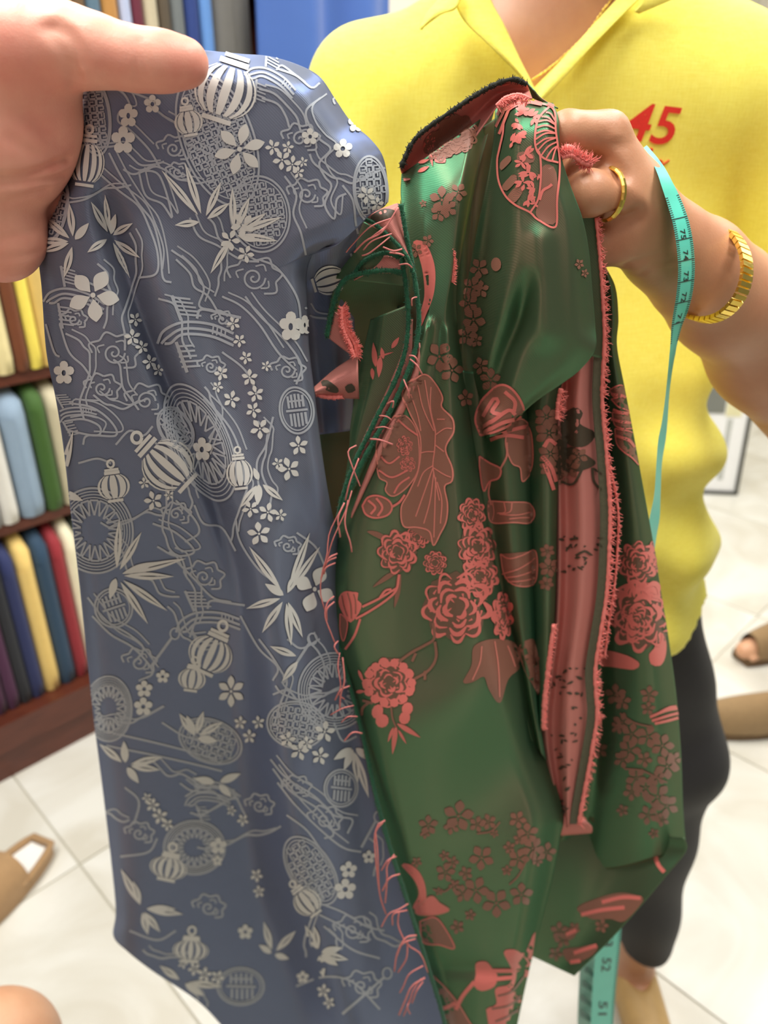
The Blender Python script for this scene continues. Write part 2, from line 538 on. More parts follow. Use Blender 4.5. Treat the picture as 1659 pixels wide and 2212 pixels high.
M_bluesilk = silk('grey_blue_jacquard', srgb(117, 122, 134), srgb(150, 158, 172), srgb(100, 128, 192), 0.22, 0.2, 0.4, 0.35)
M_blueback = silk('grey_blue_reverse', srgb(96, 104, 120), srgb(120, 130, 150), srgb(110, 130, 180), 0.15, 0.1)
M_green = silk('green_shot_satin', srgb(76, 88, 66), srgb(78, 176, 132), srgb(176, 126, 108), 0.36, 0.18, 0.38, 0.5, 0.6, rot_a=0.25)
M_pink = silk('pink_reverse', srgb(206, 136, 126), srgb(222, 142, 132), srgb(200, 130, 120), 0.2, 0.1)
M_selv = mat_plain('green_selvedge', srgb(18, 92, 60), 0.75, 0.35, 500, 0.8, 900, sheen=0.15)
M_tuft = mat_plain('salmon_fringe', srgb(254, 140, 130), 0.8, 0.1, 300)
M_thread = mat_plain('pink_thread', srgb(224, 134, 128), 0.7, 0.1, 300)

# ================================================================== cloth sheets
CLOTH_T = 0.0007
def panel(name, L, R, fold=None, nu=40, nv=80, mat=None, back=None, parent=None, bvh=None, soft=4, warp=None):
    """a sheet of cloth between two edges; L and R are (x, y, Y) outlines; fold(s,t,x,y) adds depth"""
    Lp = interp(L, nv); Rp = interp(R, nv)
    XY = np.zeros((nv, nu, 3))
    for j in range(nv):
        for i in range(nu):
            s = i / (nu - 1)
            q = Lp[j] * (1 - s) + Rp[j] * s
            if warp: q = q + np.array([0.0, warp(s, j / (nv - 1)), 0.0])
            XY[j, i] = (q[0], q[1], q[2] + (fold(s, j / (nv - 1), q[0], q[1]) if fold else 0.0))
    for _ in range(soft):              # relax the depth so folds run smoothly
        Z2 = XY[:, :, 2].copy(); A2 = XY[:, :, 2]
        Z2[1:-1] = 0.25 * A2[:-2] + 0.5 * A2[1:-1] + 0.25 * A2[2:]
        A3 = Z2.copy()
        A3[:, 1:-1] = 0.25 * Z2[:, :-2] + 0.5 * Z2[:, 1:-1] + 0.25 * Z2[:, 2:]
        XY[:, :, 2] = A3
    P = [at(*XY[j, i]) for j in range(nv) for i in range(nu)]
    fr = []
    for j in range(nv - 1):
        for i in range(nu - 1):
            a = j * nu + i
            fr.append((a, a + nu, a + nu + 1, a + 1))
    n = len(P)
    nrm = np.zeros((n, 3)); Pa = np.array([tuple(p) for p in P])
    Fa = np.array(fr)
    fn = np.cross(Pa[Fa[:, 2]] - Pa[Fa[:, 0]], Pa[Fa[:, 3]] - Pa[Fa[:, 1]])
    for k in range(4): np.add.at(nrm, Fa[:, k], fn)
    nrm /= (np.linalg.norm(nrm, axis=1, keepdims=True) + 1e-12)
    sgn = 1 if (nrm * (np.array(CAM) - Pa)).sum() > 0 else -1
    if sgn < 0: fr = [f[::-1] for f in fr]
    nrm *= sgn
    Pb = Pa - nrm * CLOTH_T
    fb = [tuple(i + n for i in f[::-1]) for f in fr]
    rim = [j * nu for j in range(nv)] + [(nv-1)*nu + i for i in range(1, nu)] + [j*nu + nu - 1 for j in range(nv-2, -1, -1)] + [i for i in range(nu-2, 0, -1)]
    fs = []
    for k in range(len(rim)):
        a, b = rim[k], rim[(k+1) % len(rim)]
        fs.append((a, b, b + n, a + n) if sgn < 0 else (b, a, a + n, b + n))
    uvs = [(i / (nu-1), j / (nv-1)) for j in range(nv) for i in range(nu)] * 2
    fm = [0] * len(fr) + [1] * len(fb) + [0] * len(fs)
    o = mesh(name, list(Pa) + list(Pb), fr + fb + fs, None, parent, True, [mat, back or mat], fm, uvs)
    if bvh is not None:
        b0 = len(bvh[0]); bvh[0].extend(Vector(p) for p in Pa); bvh[1].extend(tuple(i + b0 for i in f) for f in fr)
        bvh[2].extend(Vector(v) for v in nrm)
    return o
def ss(a, b, x):
    t = min(1, max(0, (x - a) / (b - a))); return t * t * (3 - 2 * t)
def pl(pts, y):
    return float(np.interp(y, [p[1] for p in pts], [p[0] for p in pts]))
def line_dist(pts, x, y):
    P = np.array(pts, float); best = 1e9
    a = P[:-1]; d = P[1:] - a
    t = np.clip(((np.array([x, y]) - a) * d).sum(1) / (d * d).sum(1), 0, 1)
    q = a + t[:, None] * d
    return float(np.hypot(q[:, 0] - x, q[:, 1] - y).min())

# ------------------------------------------------------------------ blue-grey brocade
blue = empty('brocade_cloth', at(420, 180, 0.42), 'blue-grey brocade cloth woven with silver lanterns and flowers, draped over the hand', 'cloth')
BV_blue = ([], [], [])
FL = [(225,420),(290,620),(350,780),(420,950),(480,1100),(520,1250),(548,1450),(575,1700),(605,1900),(690,2150),(740,2300)]
LE = [(172,138),(171,250),(160,330),(140,400),(115,452),(90,510),(84,560),(90,625),(100,760),(120,860),(136,960),(152,1100),(170,1250),(186,1400),(202,1550),(221,1700),(239,1850),(250,1965),(245,2022),(275,2055),(330,2098),(430,2165),(500,2240)]
RE = [(440,108),(520,116),(580,121),(640,138),(690,165),(725,215),(760,265),(800,300),(828,340),(838,400),(836,440),(800,464),(770,494),(730,526),(682,544),(664,585),(664,650),(668,750),(680,850),(692,950),(712,1080),(735,1180),(762,1300),(800,1450),(845,1600),(895,1800),(945,2000),(1010,2260)]
def blueY(s, t, x, y):
    d = x - pl(FL, y)
    rec = 0.115 * ss(900, 1950, y)
    Y = rec * ss(60, -60, d)
    Y += 0.022 * ss(1300, 2100, y)
    Y += 0.034 * ss(1000, 1250, y) * ss(-60, 110, x - np.interp(y, [1000, 1300, 1700, 2212], [640, 660, 740, 830]))
    Y += 0.017 * math.exp(-((d + 4) / 20) ** 2) * ss(330, 520, y) * (1 - 0.6 * ss(1100, 1500, y))
    Y += -0.006 * math.exp(-((d - 55) / 45) ** 2) * ss(400, 700, y)
    dr = line_dist(RE[:11], x, y) if y < 520 else 1e3
    if dr < 70: Y += 0.022 * (1 - dr / 70) ** 2.2
    if 430 < y < 600:
        db = line_dist(RE[10:16], x, y)
        if db < 60: Y += 0.008 * (1 - db / 60) ** 2
    xl = pl(LE[:-5], y)
    Y += 0.018 * math.exp(-(x - xl) / 16.0)
    if y > 540:
        xr = pl(RE[14:], y); Y += 0.016 * math.exp(-(xr - x) / 14.0)
    Y += 0.004 * math.sin(x / 95 + y / 260) * ss(250, 700, y)
    c2 = x - np.interp(y, [500, 900, 1300, 1700, 2200], [600, 640, 690, 760, 850])
    Y += 0.006 * math.exp(-(c2 / 40) ** 2) * ss(500, 900, y)
    return Y
panel('front_drape', [(x, y, 0.408) for x, y in LE], [(x, y, 0.408) for x, y in RE], blueY, 150, 400, M_bluesilk, M_blueback, blue, BV_blue, 14)
def bbY(s, t, x, y): return 0.004 * math.sin(s * 7)
panel('back_drape', [(650,490,0.4125),(652,530,0.4135),(642,580,0.426),(640,640,0.448),(650,760,0.462),(680,940,0.470)], [(806,452,0.431),(780,490,0.427),(768,540,0.440),(764,600,0.458),(766,720,0.476),(762,930,0.480)], bbY, 40, 70, M_bluesilk, M_blueback, blue, BV_blue)

# ------------------------------------------------------------------ green and pink shot silk
green = empty('silk_brocade_cloth', at(1150, 300, 0.455), 'green shot silk cloth with pink peony and fan motifs, bunched in the tailor\'s fist', 'cloth')
BV_green = ([], [], [])
def E3(pts, Y0, Y1=None):
    n = len(pts); Y1 = Y0 if Y1 is None else Y1
    return [(x, y, Y0 + (Y1 - Y0) * k / (n - 1)) for k, (x, y) in enumerate(pts)]
# front length: upper flap running down into the large front panel
AL = [(867,376),(866,430),(880,520),(898,610),(907,690),(886,770),(855,850),(818,930),(775,1020),(742,1100),(726,1170),(718,1260),(731,1380),(756,1480),(786,1600),(812,1720),(842,1830),(884,1960),(922,2080),(950,2170),(968,2240)]
AR = [(1068,238),(1052,300),(1031,380),(1012,470),(996,560),(985,640),(990,720),(1005,830),(1025,960),(1045,1080),(1065,1190),(1092,1310),(1125,1440),(1160,1560),(1190,1660),(1217,1757),(1211,1806),(1195,1890),(1165,2010),(1140,2110),(1112,2240)]
SELV = [(835,1690),(868,1840),(900,1980),(950,2120),(985,2240)]
def AY(s, t, x, y):
    Y = 0.0
    # the upper flap curves over from its back edge
    if y < 700: Y += 0.018 * math.exp(-((x - pl([(935,300),(960,380),(1000,470)], y)) / 60) ** 2) * -0.3 + 0.02 * ss(0.75, 1.0, s) + 0.012 * ss(0.25, 0.0, s) + 0.016 * ss(0.10, 0.0, t) ** 2
    else:
        Y += 0.030 * ss(0.80, 1.0, s) ** 1.4 + 0.012 * ss(0.10, 0.0, s)
        Y += -0.008 * math.sin(s * PI) + 0.006 * math.cos(s * 8.5 + t * 5) * (1 - ss(1300, 1700, y))
    if y > 1300:
        # soft sideways crease across the lower panel
        yc = 1690 - 0.28 * (x - 830)
        Y += 0.010 * ss(-160, 40, y - yc) - 0.012 * ss(60, 330, y - yc)
        Y += 0.012 * ss(1690, 2100, y)
        Y += 0.007 * math.sin((x - 700) / 75 + y / 190) * ss(1400, 1600, y)
        d = x - pl(SELV, y)
        Y += 0.006 * ss(14, -12, d) * ss(1650, 1850, y)
        Y += 0.005 * math.exp(-((y - 2090 - 0.05 * (x - 950)) / 18) ** 2)
    return Y
panel('front_length', E3(AL, 0.458, 0.418), E3(AR, 0.462, 0.428), AY, 90, 330, M_green, M_pink, green, BV_green)
# maroon-looking wrong side turned over at the top
panel('turned_back_edge', E3([(1136,178),(1110,172),(1075,180),(1030,205),(980,238),(925,276),(890,310),(866,365)], 0.475), E3([(1150,212),(1110,212),(1075,228),(1050,262),(1015,310),(985,338),(940,370),(872,390)], 0.478), lambda s,t,x,y: 0.012 * math.sin(s * PI), 24, 60, M_pink, M_green, green, BV_green)
panel('top_fold', E3([(1136,178),(1142,190),(1150,212)], 0.474), E3([(1152,196),(1170,216),(1205,236)], 0.470), None, 14, 14, M_green, M_pink, green, BV_green)
# the shiny swag under the fist
BL = [(1070,215),(1066,300),(1050,400),(1026,520),(1005,640),(998,750),(1008,830),(1020,890),(1040,948)]
BR = [(1195,222),(1207,260),(1211,330),(1232,400),(1258,470),(1272,540),(1279,620),(1286,705),(1286,755),(1252,800),(1210,832),(1160,866),(1126,896),(1084,938)]
def BY(s, t, x, y):
    Y = 0.034 * (1 - ss(0.0, 0.42, s)) ** 1.3
    Y += 0.013 * ss(0.80, 1.0, s) ** 1.5 * (1 - ss(690, 760, y) * 0.6)
    Y += -0.012 * math.sin(min(1, t * 1.1) * PI)
    d = line_dist([(1142,600),(1120,690),(1090,770),(1062,860)], x, y)
    Y += 0.014 * math.exp(-(d / 22) ** 2) * ss(560, 700, y)
    d = line_dist([(1165,520),(1172,640),(1180,720)], x, y)
    Y += -0.005 * math.exp(-(d / 30) ** 2)
    if y < 300: Y += 0.03 * ((300 - y) / 80) ** 2 * 0.5
    return Y
panel('swag', E3(BL, 0.448, 0.456), E3(BR, 0.446, 0.455), BY, 90, 160, M_green, M_pink, green, BV_green, 6)
# folds hanging below the swag
def cyl(a): return lambda s, t, x, y: a * (2 * s - 1) ** 2
panel('hanging_fold', E3([(1000,800),(1015,960),(1060,1230),(1110,1430),(1150,1600)], 0.474), E3([(1150,820),(1156,960),(1160,1150),(1161,1300),(1163,1450),(1172,1560),(1186,1650)], 0.468), lambda s,t,x,y: 0.026 * max(0, (s - 0.72) / 0.28) ** 2 + 0.005 * math.sin(s * 9), 50, 120, M_green, M_pink, green, BV_green)
panel('hanging_fold', E3([(1130,820),(1140,1000),(1150,1300),(1160,1600)], 0.488), E3([(1222,800),(1204,880),(1206,1000),(1203,1150),(1200,1300),(1190,1450),(1172,1570)], 0.478), lambda s,t,x,y: -0.012 * math.sin(s * PI), 30, 110, M_green, M_pink, green, BV_green)
GL = [(1210,800),(1200,900),(1199,1000),(1200,1200),(1196,1350),(1181,1480),(1170,1570),(1180,1650),(1206,1755),(1218,1795)]
FR = [(1288,470),(1297,560),(1303,650),(1306,740),(1301,850),(1305,920),(1312,1000),(1318,1100),(1316,1200),(1310,1290),(1296,1380),(1286,1450),(1288,1500),(1290,1550),(1276,1640),(1261,1720),(1250,1780)]
def GY(s, t, x, y): return 0.012 * math.exp(-((s - 0.25) / 0.16) ** 2) - 0.006 * math.exp(-((s - 0.55) / 0.2) ** 2) + 0.010 * ss(0.1, 0.0, s) + 0.006 * ss(0.8, 1, s)
panel('pink_lining_fold', E3(GL, 0.474, 0.47), E3([(x - 17, y) for x, y in FR[3:]], 0.470, 0.466), GY, 44, 150, M_pink, M_green, green, BV_green)
M_selvgrey = mat_plain('grey_selvedge_band', srgb(96, 98, 76), 0.7, 0.2, 400, 0.3, 900)
panel('selvedge_band', E3([(x - 22, y) for x, y in FR[3:]], 0.4695, 0.4655), E3(FR[3:], 0.4685, 0.4645), None, 8, 120, M_selvgrey, M_green, green, BV_green)
panel('selvedge_strip', E3([(1250,455),(1266,540),(1276,640),(1280,720),(1278,770)], 0.466), E3(FR[:4] + [(1305,775)], 0.466), None, 12, 50, M_green, M_pink, green, BV_green)
panel('pink_lining_end', E3([(1200,1760),(1202,1785),(1206,1806)], 0.472), E3([(1262,1768),(1280,1788),(1278,1800)], 0.470), lambda s,t,x,y: -0.004 * math.sin(t * PI), 16, 10, M_pink, M_green, green, BV_green)
panel('shaded_fold', E3([(1150,1700),(1160,1850),(1180,1960)], 0.534), E3([(1300,1700),(1310,1850),(1300,1900)], 0.534), None, 12, 16, M_green, M_pink, green, BV_green)
# right hand length
EL = [(1290,560),(1294,740),(1300,1000),(1296,1200),(1276,1400),(1265,1600),(1236,1750),(1196,1835)]
ER = [(1308,575),(1330,622),(1336,690),(1333,748),(1350,840),(1371,950),(1391,1060),(1411,1170),(1427,1270),(1446,1390),(1461,1500),(1471,1620),(1476,1750),(1483,1836)]
panel('right_length', E3(EL, 0.480, 0.486), E3(ER, 0.478, 0.47), lambda s,t,x,y: 0.016 * max(0, (s - 0.75) / 0.25) ** 2 + 0.008 * math.sin(s * 6 + 0.4) + 0.012 * math.exp(-((s - 0.12) / 0.12) ** 2) + 0.014 * ss(0.85, 1.0, t), 56, 190, M_green, M_pink, green, BV_green, 4, lambda s, t: 44 * math.sin(PI * s ** 0.6) * ss(0.8, 1.0, t))
panel('bottom_corner', E3([(1200,1790),(1188,1900),(1170,1985),(1150,2066)], 0.512, 0.48), E3([(1478,1810),(1482,1838),(1440,1890),(1390,1950),(1320,2028),(1240,2108)], 0.476, 0.472), lambda s,t,x,y: 0.012 * math.sin(s * PI) - 0.008 * math.sin(t * PI), 60, 60, M_green, M_pink, green, BV_green)
# shadowed lengths behind
panel('inner_length', E3([(740,690),(690,850),(690,1000),(712,1180)], 0.494), E3([(880,690),(850,850),(800,1000),(760,1180)], 0.50), None, 14, 40, M_green, M_green, green)
panel('inner_fold', E3([(960,330),(950,500),(950,700),(960,900)], 0.494), E3([(1110,230),(1080,420),(1060,640),(1060,900)], 0.494), lambda s,t,x,y: 0.006 * math.sin(s * 9), 24, 60, M_green, M_pink, green, BV_green)
panel('back_length', E3([(1030,560),(1060,900),(1090,1300),(1130,1720)], 0.506), E3([(1296,560),(1300,900),(1300,1300),(1290,1780)], 0.510), lambda s,t,x,y: 0.006 * math.sin(s * 11), 30, 70, M_green, M_pink, green)
# rolled selvedge at the left
panel('roll_flap', E3([(772,470),(800,487),(850,520),(892,578)], 0.434), E3([(836,446),(866,441),(876,490),(896,570)], 0.444), lambda s,t,x,y: -0.005 * math.sin(s * PI), 20, 30, M_pink, M_green, green, BV_green)
panel('roll_outer', E3([(770,470),(742,540),(726,602)], 0.446), E3([(865,520),(882,570),(886,620)], 0.452), lambda s,t,x,y: -0.008 * math.sin(s * PI), 24, 30, M_green, M_pink, green, BV_green)
panel('roll_lining', E3([(760,600),(785,572),(825,552),(868,556)], 0.4425), E3([(764,604),(795,592),(835,590),(872,592)], 0.440), None, 8, 30, M_pink, M_green, green, BV_green)
panel('roll_inside', E3([(708,690),(728,618),(790,580),(874,580)][::-1], 0.452), E3([(775,790),(795,800),(850,790),(890,740)][::-1], 0.512), None, 30, 40, M_green, M_green, green, BV_green)
panel('roll_front', E3([(800,690),(778,790),(766,860),(757,920),(753,980),(740,1062)], 0.446, 0.438), E3([(878,660),(871,765),(848,840),(808,920),(782,970),(748,1070)], 0.446, 0.438), lambda s,t,x,y: 0.010 * ss(0.4, 0, s), 30, 90, M_green, M_pink, green, BV_green)
panel('roll_strip', E3([(880,690),(868,760),(845,820),(815,885),(785,945),(752,1030)], 0.4385, 0.434), E3([(892,690),(888,770),(866,830),(836,890),(802,950),(760,1030)], 0.4385, 0.433), lambda s,t,x,y: -0.003 * math.sin(s * PI), 10, 80, M_pink, M_green, green, BV_green)
panel('roll_strip', E3([(905,740),(892,800),(868,860),(838,920),(800,1000),(758,1110)], 0.4355, 0.430), E3([(908,770),(902,820),(880,875),(850,935),(812,1010),(760,1120)], 0.4355, 0.429), lambda s,t,x,y: -0.003 * math.sin(s * PI), 10, 80, M_pink, M_green, green, BV_green)
panel('pink_corner', E3([(722,672),(710,715),(706,728)], 0.440), E3([(742,690),(762,730),(772,778)], 0.438), None, 14, 20, M_pink, M_green, green, BV_green)
panel('pink_cone', E3([(772,765),(724,796),(678,836)], 0.450), E3([(776,862),(726,860),(682,856)], 0.446), lambda s,t,x,y: -0.008 * math.sin(s * PI), 20, 24, M_pink, M_green, green, BV_green)

BVH = {'b': BVHTree.FromPolygons(BV_blue[0], BV_blue[1]), 'g': BVHTree.FromPolygons(BV_green[0], BV_green[1])}
def cast(k, x, y):
    r = ray(x, y).normalized()
    loc, n, i, d = BVH[k].ray_cast(CAM, r)
    return (loc, n) if loc is not None else (None, None)

panel('roll_backing', E3([(862,540),(858,660),(858,800)], 0.480), E3([(925,540),(925,660),(930,800)], 0.478), None, 8, 20, M_green, M_pink, green, BV_green)
# selvedge cords: fuzzy dark green cord along the raw edges
def cord(name, pts, rpx, mat, parent, n=7, jit=0.0, off=0.0):
    m = MB(); P = []; R = []
    for q in interp(pts, max(8, int(len(pts) * 10))):
        P.append(at(q[0], q[1], q[2])); R.append(rpx * mpp(q[0], q[1], q[2]) * (1 + random.uniform(-jit, jit)))
    m.tube(P, R, n)
    for k in range(int(len(P) * 7)):   # fuzz of cut yarn ends
        f = random.uniform(0, len(P) - 1.001); i = int(f); q = P[i].lerp(P[i+1], f - i)
        d = Vector((random.gauss(0, 1), random.gauss(0, 1), random.gauss(0, 1))).normalized()
        m.tube([q, q + d * R[i] * random.uniform(1.25, 1.9)], [R[i] * .22, R[i] * .1], 3, cap=False)
    return m.build(name, mat, parent)
def c3(pts, Y0, Y1=None): return E3(pts, Y0, Y1)
cord('selvedge_cord', c3([(706,726),(714,685),(724,645),(738,612),(760,596),(795,588),(832,584),(870,588)], 0.438, 0.437), 5.5, M_selv, green, jit=0.12)
cord('selvedge_cord', c3([(868,556),(877,620),(882,680),(879,735),(868,785),(848,835),(822,885),(795,940),(768,995),(744,1062),(728,1130)], 0.438, 0.430), 5.5, M_selv, green, jit=0.12)
cord('selvedge_cord', c3([(866,440),(880,520),(897,610),(905,690),(896,760),(874,820),(843,888),(806,955),(776,1012),(745,1085),(728,1150)], 0.4365, 0.428), 5.5, M_selv, green, jit=0.12)
cord('selvedge_cord', c3([(726,1150),(718,1260),(731,1380),(756,1480),(786,1600),(812,1720),(842,1830),(884,1960),(922,2080),(950,2170),(968,2240)], 0.4475, 0.4195), 5, M_selv, green, jit=0.12)
cord('selvedge_cord', c3([(1138,182),(1110,171),(1075,180),(1030,204),(980,237),(925,275),(890,309),(866,362)], 0.474), 5, mat_plain('dark_selvedge', srgb(40, 42, 34), 0.9, 0.4, 400), green, jit=0.3)
cord('selvedge_cord', c3([(760,600),(785,565),(830,546),(866,556)], 0.439), 5, M_selv, green, jit=0.12)
cord('selvedge_cord', c3([(782,472),(806,482),(850,520),(880,556),(893,590)], 0.432), 4.5, M_selv, green, jit=0.12)

# the cut edge's pink fringe: short yarn ends standing off a fluffy core
def fringe(name, pts, core, length, per, mat, ang=(0.2, 0.9), side=1, seed=1):
    rnd = random.Random(seed); m = MB()
    Q = interp(pts, max(12, int(len(pts) * 14)))
    m.tube([at(*q) for q in Q], [core * mpp(q[0], q[1], q[2]) * rnd.uniform(0.8, 1.2) for q in Q], 6)
    n = int(sum(np.hypot(*(Q[i+1][:2] - Q[i][:2])) for i in range(len(Q)-1)) * per)
    for k in range(n):
        f = rnd.uniform(0, len(Q) - 1.001); i = int(f); q = Q[i] + (Q[i+1] - Q[i]) * (f - i)
        tx, ty = (Q[i+1] - Q[i])[:2]; L = math.hypot(tx, ty) + 1e-6; tx /= L; ty /= L
        nx, ny = (ty, -tx) if side > 0 else (-ty, tx)
        a = rnd.uniform(*ang) * rnd.choice((1, 1, -1)); ln = length * rnd.uniform(0.45, 1.25)
        dx, dy = nx * math.cos(a) + tx * math.sin(a), ny * math.cos(a) + ty * math.sin(a)
        c = rnd.uniform(-0.35, 0.35)
        p = [at(q[0], q[1], q[2] - 0.0004), at(q[0] + dx*ln*.5, q[1] + dy*ln*.5 + c*4, q[2] - 0.001 - rnd.uniform(-1, 1) * .001), at(q[0] + dx*ln + c*5, q[1] + dy*ln + c*ln*.3, q[2] - rnd.uniform(-0.002, .003))]
        w = 1.0 * mpp(q[0], q[1], q[2])
        m.tube(p, [w, w * .9, w * .4], 4, cap=False)
    o = m.build(name, mat, parent=green)
    return tag(o, kind='stuff')
fringe('fringe', E3(FR, 0.4630, 0.4625), 4.2, 15, 0.55, M_tuft, seed=3)
fringe('fringe', E3([(1318,1010),(1335,1100),(1334,1180),(1328,1260),(1316,1340),(1306,1420)], 0.466), 2.4, 9, 0.3, M_tuft, seed=4)
fringe('fringe', E3([(1212,840),(1206,870),(1204,905)], 0.466), 5, 18, 0.8, M_tuft, seed=5)
fringe('fringe', E3([(1197,1350),(1186,1430),(1176,1520),(1174,1575)], 0.462), 5, 9, 1.1, M_tuft, seed=6)
fringe('fringe', E3([(1072,228),(1090,212),(1118,204),(1142,212)], 0.452), 4, 18, 2.6, M_tuft, side=-1, ang=(-.6,.9), seed=7)
fringe('fringe', E3([(740,662),(744,690),(752,718),(766,740),(772,770)], 0.437), 5, 13, 3.5, M_tuft, ang=(-1.2, 1.2), seed=8)
fringe('fringe', E3([(738,664),(738,690),(744,718),(756,742),(766,772)], 0.436), 4, 9, 2.5, M_tuft, side=-1, ang=(-1.2, 1.2), seed=18)
fringe('fringe', E3([(684,852),(705,858),(740,858)], 0.444), 5, 6, 0.8, M_tuft, side=-1, seed=9)
fringe('fringe', E3([(976,540),(980,575),(978,610)], 0.452), 4, 8, 2.0, M_tuft, seed=10)
fringe('fringe', E3([(1212,340),(1235,335),(1262,352),(1280,355)], 0.455), 6, 24, 3.2, M_tuft, ang=(-1.2,1.2), seed=11)
fringe('fringe', E3([(1214,322),(1232,318),(1252,340),(1275,358)], 0.457), 6, 20, 2.6, M_tuft, side=-1, ang=(-1.2,1.2), seed=12)
# loose yarns
TH = [[(860,448),(826,500),(790,520),(765,545)],[(850,470),(800,490),(760,530),(748,545)],[(840,485),(800,515)],[(846,505),(805,520),(785,540)],[(842,512),(820,530),(796,548),(782,552)],[(828,534),(850,542),(868,538)],[(842,546),(862,548),(872,552)],[(862,572),(880,570),(890,578)],[(900,642),(890,645),(890,660)],[(884,768),(896,770),(905,785)],[(886,776),(900,788),(912,808)],[(872,820),(882,845),(884,860)],
 [(836,872),(850,866),(848,880)],[(820,898),(836,900),(846,908)],[(812,924),(830,922),(845,928)],[(800,948),(820,950),(848,960)],
 [(770,962),(752,975),(762,1010),(778,1050)],[(775,990),(756,1040),(746,1080)],[(760,1060),(748,1100),(730,1140),(714,1180),(700,1240)],[(752,1080),(745,1130),(756,1170),(760,1192)],[(744,1086),(730,1120),(735,1160)],[(742,1090),(712,1150),(706,1200),(696,1235),(692,1280),(702,1320)],
 [(728,1196),(712,1204),(700,1222)],[(726,1204),(708,1212),(698,1230)],[(724,1216),(704,1226),(694,1248)],[(722,1288),(708,1300),(702,1330),(716,1370),(724,1390)],[(722,1300),(706,1316),(706,1340)],[(730,1385),(722,1396),(730,1412)],[(734,1410),(730,1440),(736,1480),(732,1500),(744,1510)],[(740,1420),(744,1470),(736,1500),(734,1530)],[(755,1482),(736,1490),(724,1512)],[(764,1524),(740,1530),(714,1544)],[(772,1548),(752,1548),(738,1560)],[(782,1584),(762,1582),(744,1600)],
 [(832,1772),(812,1788),(816,1840),(818,1900),(822,1940),(834,1974)],[(828,1776),(810,1800),(812,1860),(820,1930),(830,1965)],[(856,1850),(838,1858),(824,1880)],[(852,1846),(836,1870),(836,1900),(832,1950)],[(864,1888),(842,1896),(826,1924)],[(882,1952),(862,1964),(840,1974),(824,2002)],[(880,1966),(850,1974),(848,1998)],[(862,1972),(860,2000),(880,2040),(908,2060),(924,2100)],[(900,2020),(876,2026),(858,2060),(852,2098)],[(898,2028),(870,2038),(858,2064)],[(880,2030),(878,2070),(860,2100)],[(914,2086),(884,2104),(872,2130),(864,2144)],[(918,2112),(890,2130),(876,2160),(862,2192)],[(910,2114),(892,2140),(886,2160),(872,2194)],[(914,2120),(900,2140),(890,2166)],[(884,2160),(880,2176),(886,2190)]]
for k, th in enumerate(TH):
    m = MB(); q = interp(th, 14); rnd = random.Random(k)
    Yb = float(np.interp(th[0][1], [450, 700, 1100, 1500, 2200], [0.430, 0.430, 0.424, 0.426, 0.406]))
    P = [at(a[0], a[1], Yb - 0.004 * math.sin(PI * i / 13) - 0.001) for i, a in enumerate(q)]
    m.tube(P, [rnd.uniform(1.5, 2.2) * mpp(q[0][0], q[0][1], Yb)] * 14, 5)
    m.build('loose_yarn', M_thread, green)
# ================================================================== people
def skin(name, c1, c2, c3, rough=0.45, sss=0.12):
    m, nt, b = newmat(name)
    v = coords(nt)
    n = N(nt, 'ShaderNodeTexNoise'); n.inputs['Scale'].default_value = 28; n.inputs['Detail'].default_value = 4
    n2 = N(nt, 'ShaderNodeTexNoise'); n2.inputs['Scale'].default_value = 260; n2.inputs['Detail'].default_value = 3
    nt.links.new(v, n.inputs['Vector']); nt.links.new(v, n2.inputs['Vector'])
    r = N(nt, 'ShaderNodeValToRGB'); r.color_ramp.elements[0].position = 0.3; r.color_ramp.elements[1].position = 0.7
    r.color_ramp.elements[0].color = c1; r.color_ramp.elements[1].color = c2
    nt.links.new(n.outputs[0], r.inputs[0])
    nt.links.new(mixc(nt, 0.12, r.outputs[0], mixc(nt, n2.outputs[0], c3, c2)), b.inputs['Base Color'])
    b.inputs['Roughness'].default_value = rough
    b.inputs['Subsurface Weight'].default_value = sss
    b.inputs['Subsurface Radius'].default_value = (0.008, 0.003, 0.0015); b.inputs['Subsurface Scale'].default_value = 1.0
    vo = N(nt, 'ShaderNodeTexVoronoi'); vo.inputs['Scale'].default_value = 900
    nt.links.new(v, vo.inputs['Vector'])
    bp = N(nt, 'ShaderNodeBump'); bp.inputs['Strength'].default_value = 0.12; bp.inputs['Distance'].default_value = 0.0004
    nt.links.new(vo.outputs[0], bp.inputs['Height']); nt.links.new(bp.outputs[0], b.inputs['Normal'])
    return m
M_palm = skin('fair_palm_skin', srgb(228, 144, 126), srgb(245, 186, 160), srgb(224, 132, 118))
M_tan = skin('tan_skin', srgb(188, 132, 98), srgb(202, 150, 114), srgb(160, 104, 76))
M_leg = skin('leg_skin', srgb(214, 160, 124), srgb(224, 176, 140), srgb(190, 130, 100))
def JJ(L): return [np.array(at(a, b, c)) for a, b, c, r in L], [r * mpp(a, b, c) for a, b, c, r in L]
def pxell(P, x, y, Y, rx, ry, rd): return ell(P, at(x, y, Y), (rx * mpp(x, y, Y), rd, ry * mpp(x, y, Y)))
def joinnets(*VF):
    V = []; Fs = []; n = 0
    for v, f in VF: V.append(v); Fs.append(f + n); n += len(v)
    return np.concatenate(V), np.concatenate(Fs)
def groove(P, pts, w, depth):
    p = [np.array(at(*q)) for q in pts]
    d = np.minimum.reduce([seg(P, p[i], p[i+1], 0, 0) for i in range(len(p)-1)])
    return depth * np.exp(-(d / w) ** 2)

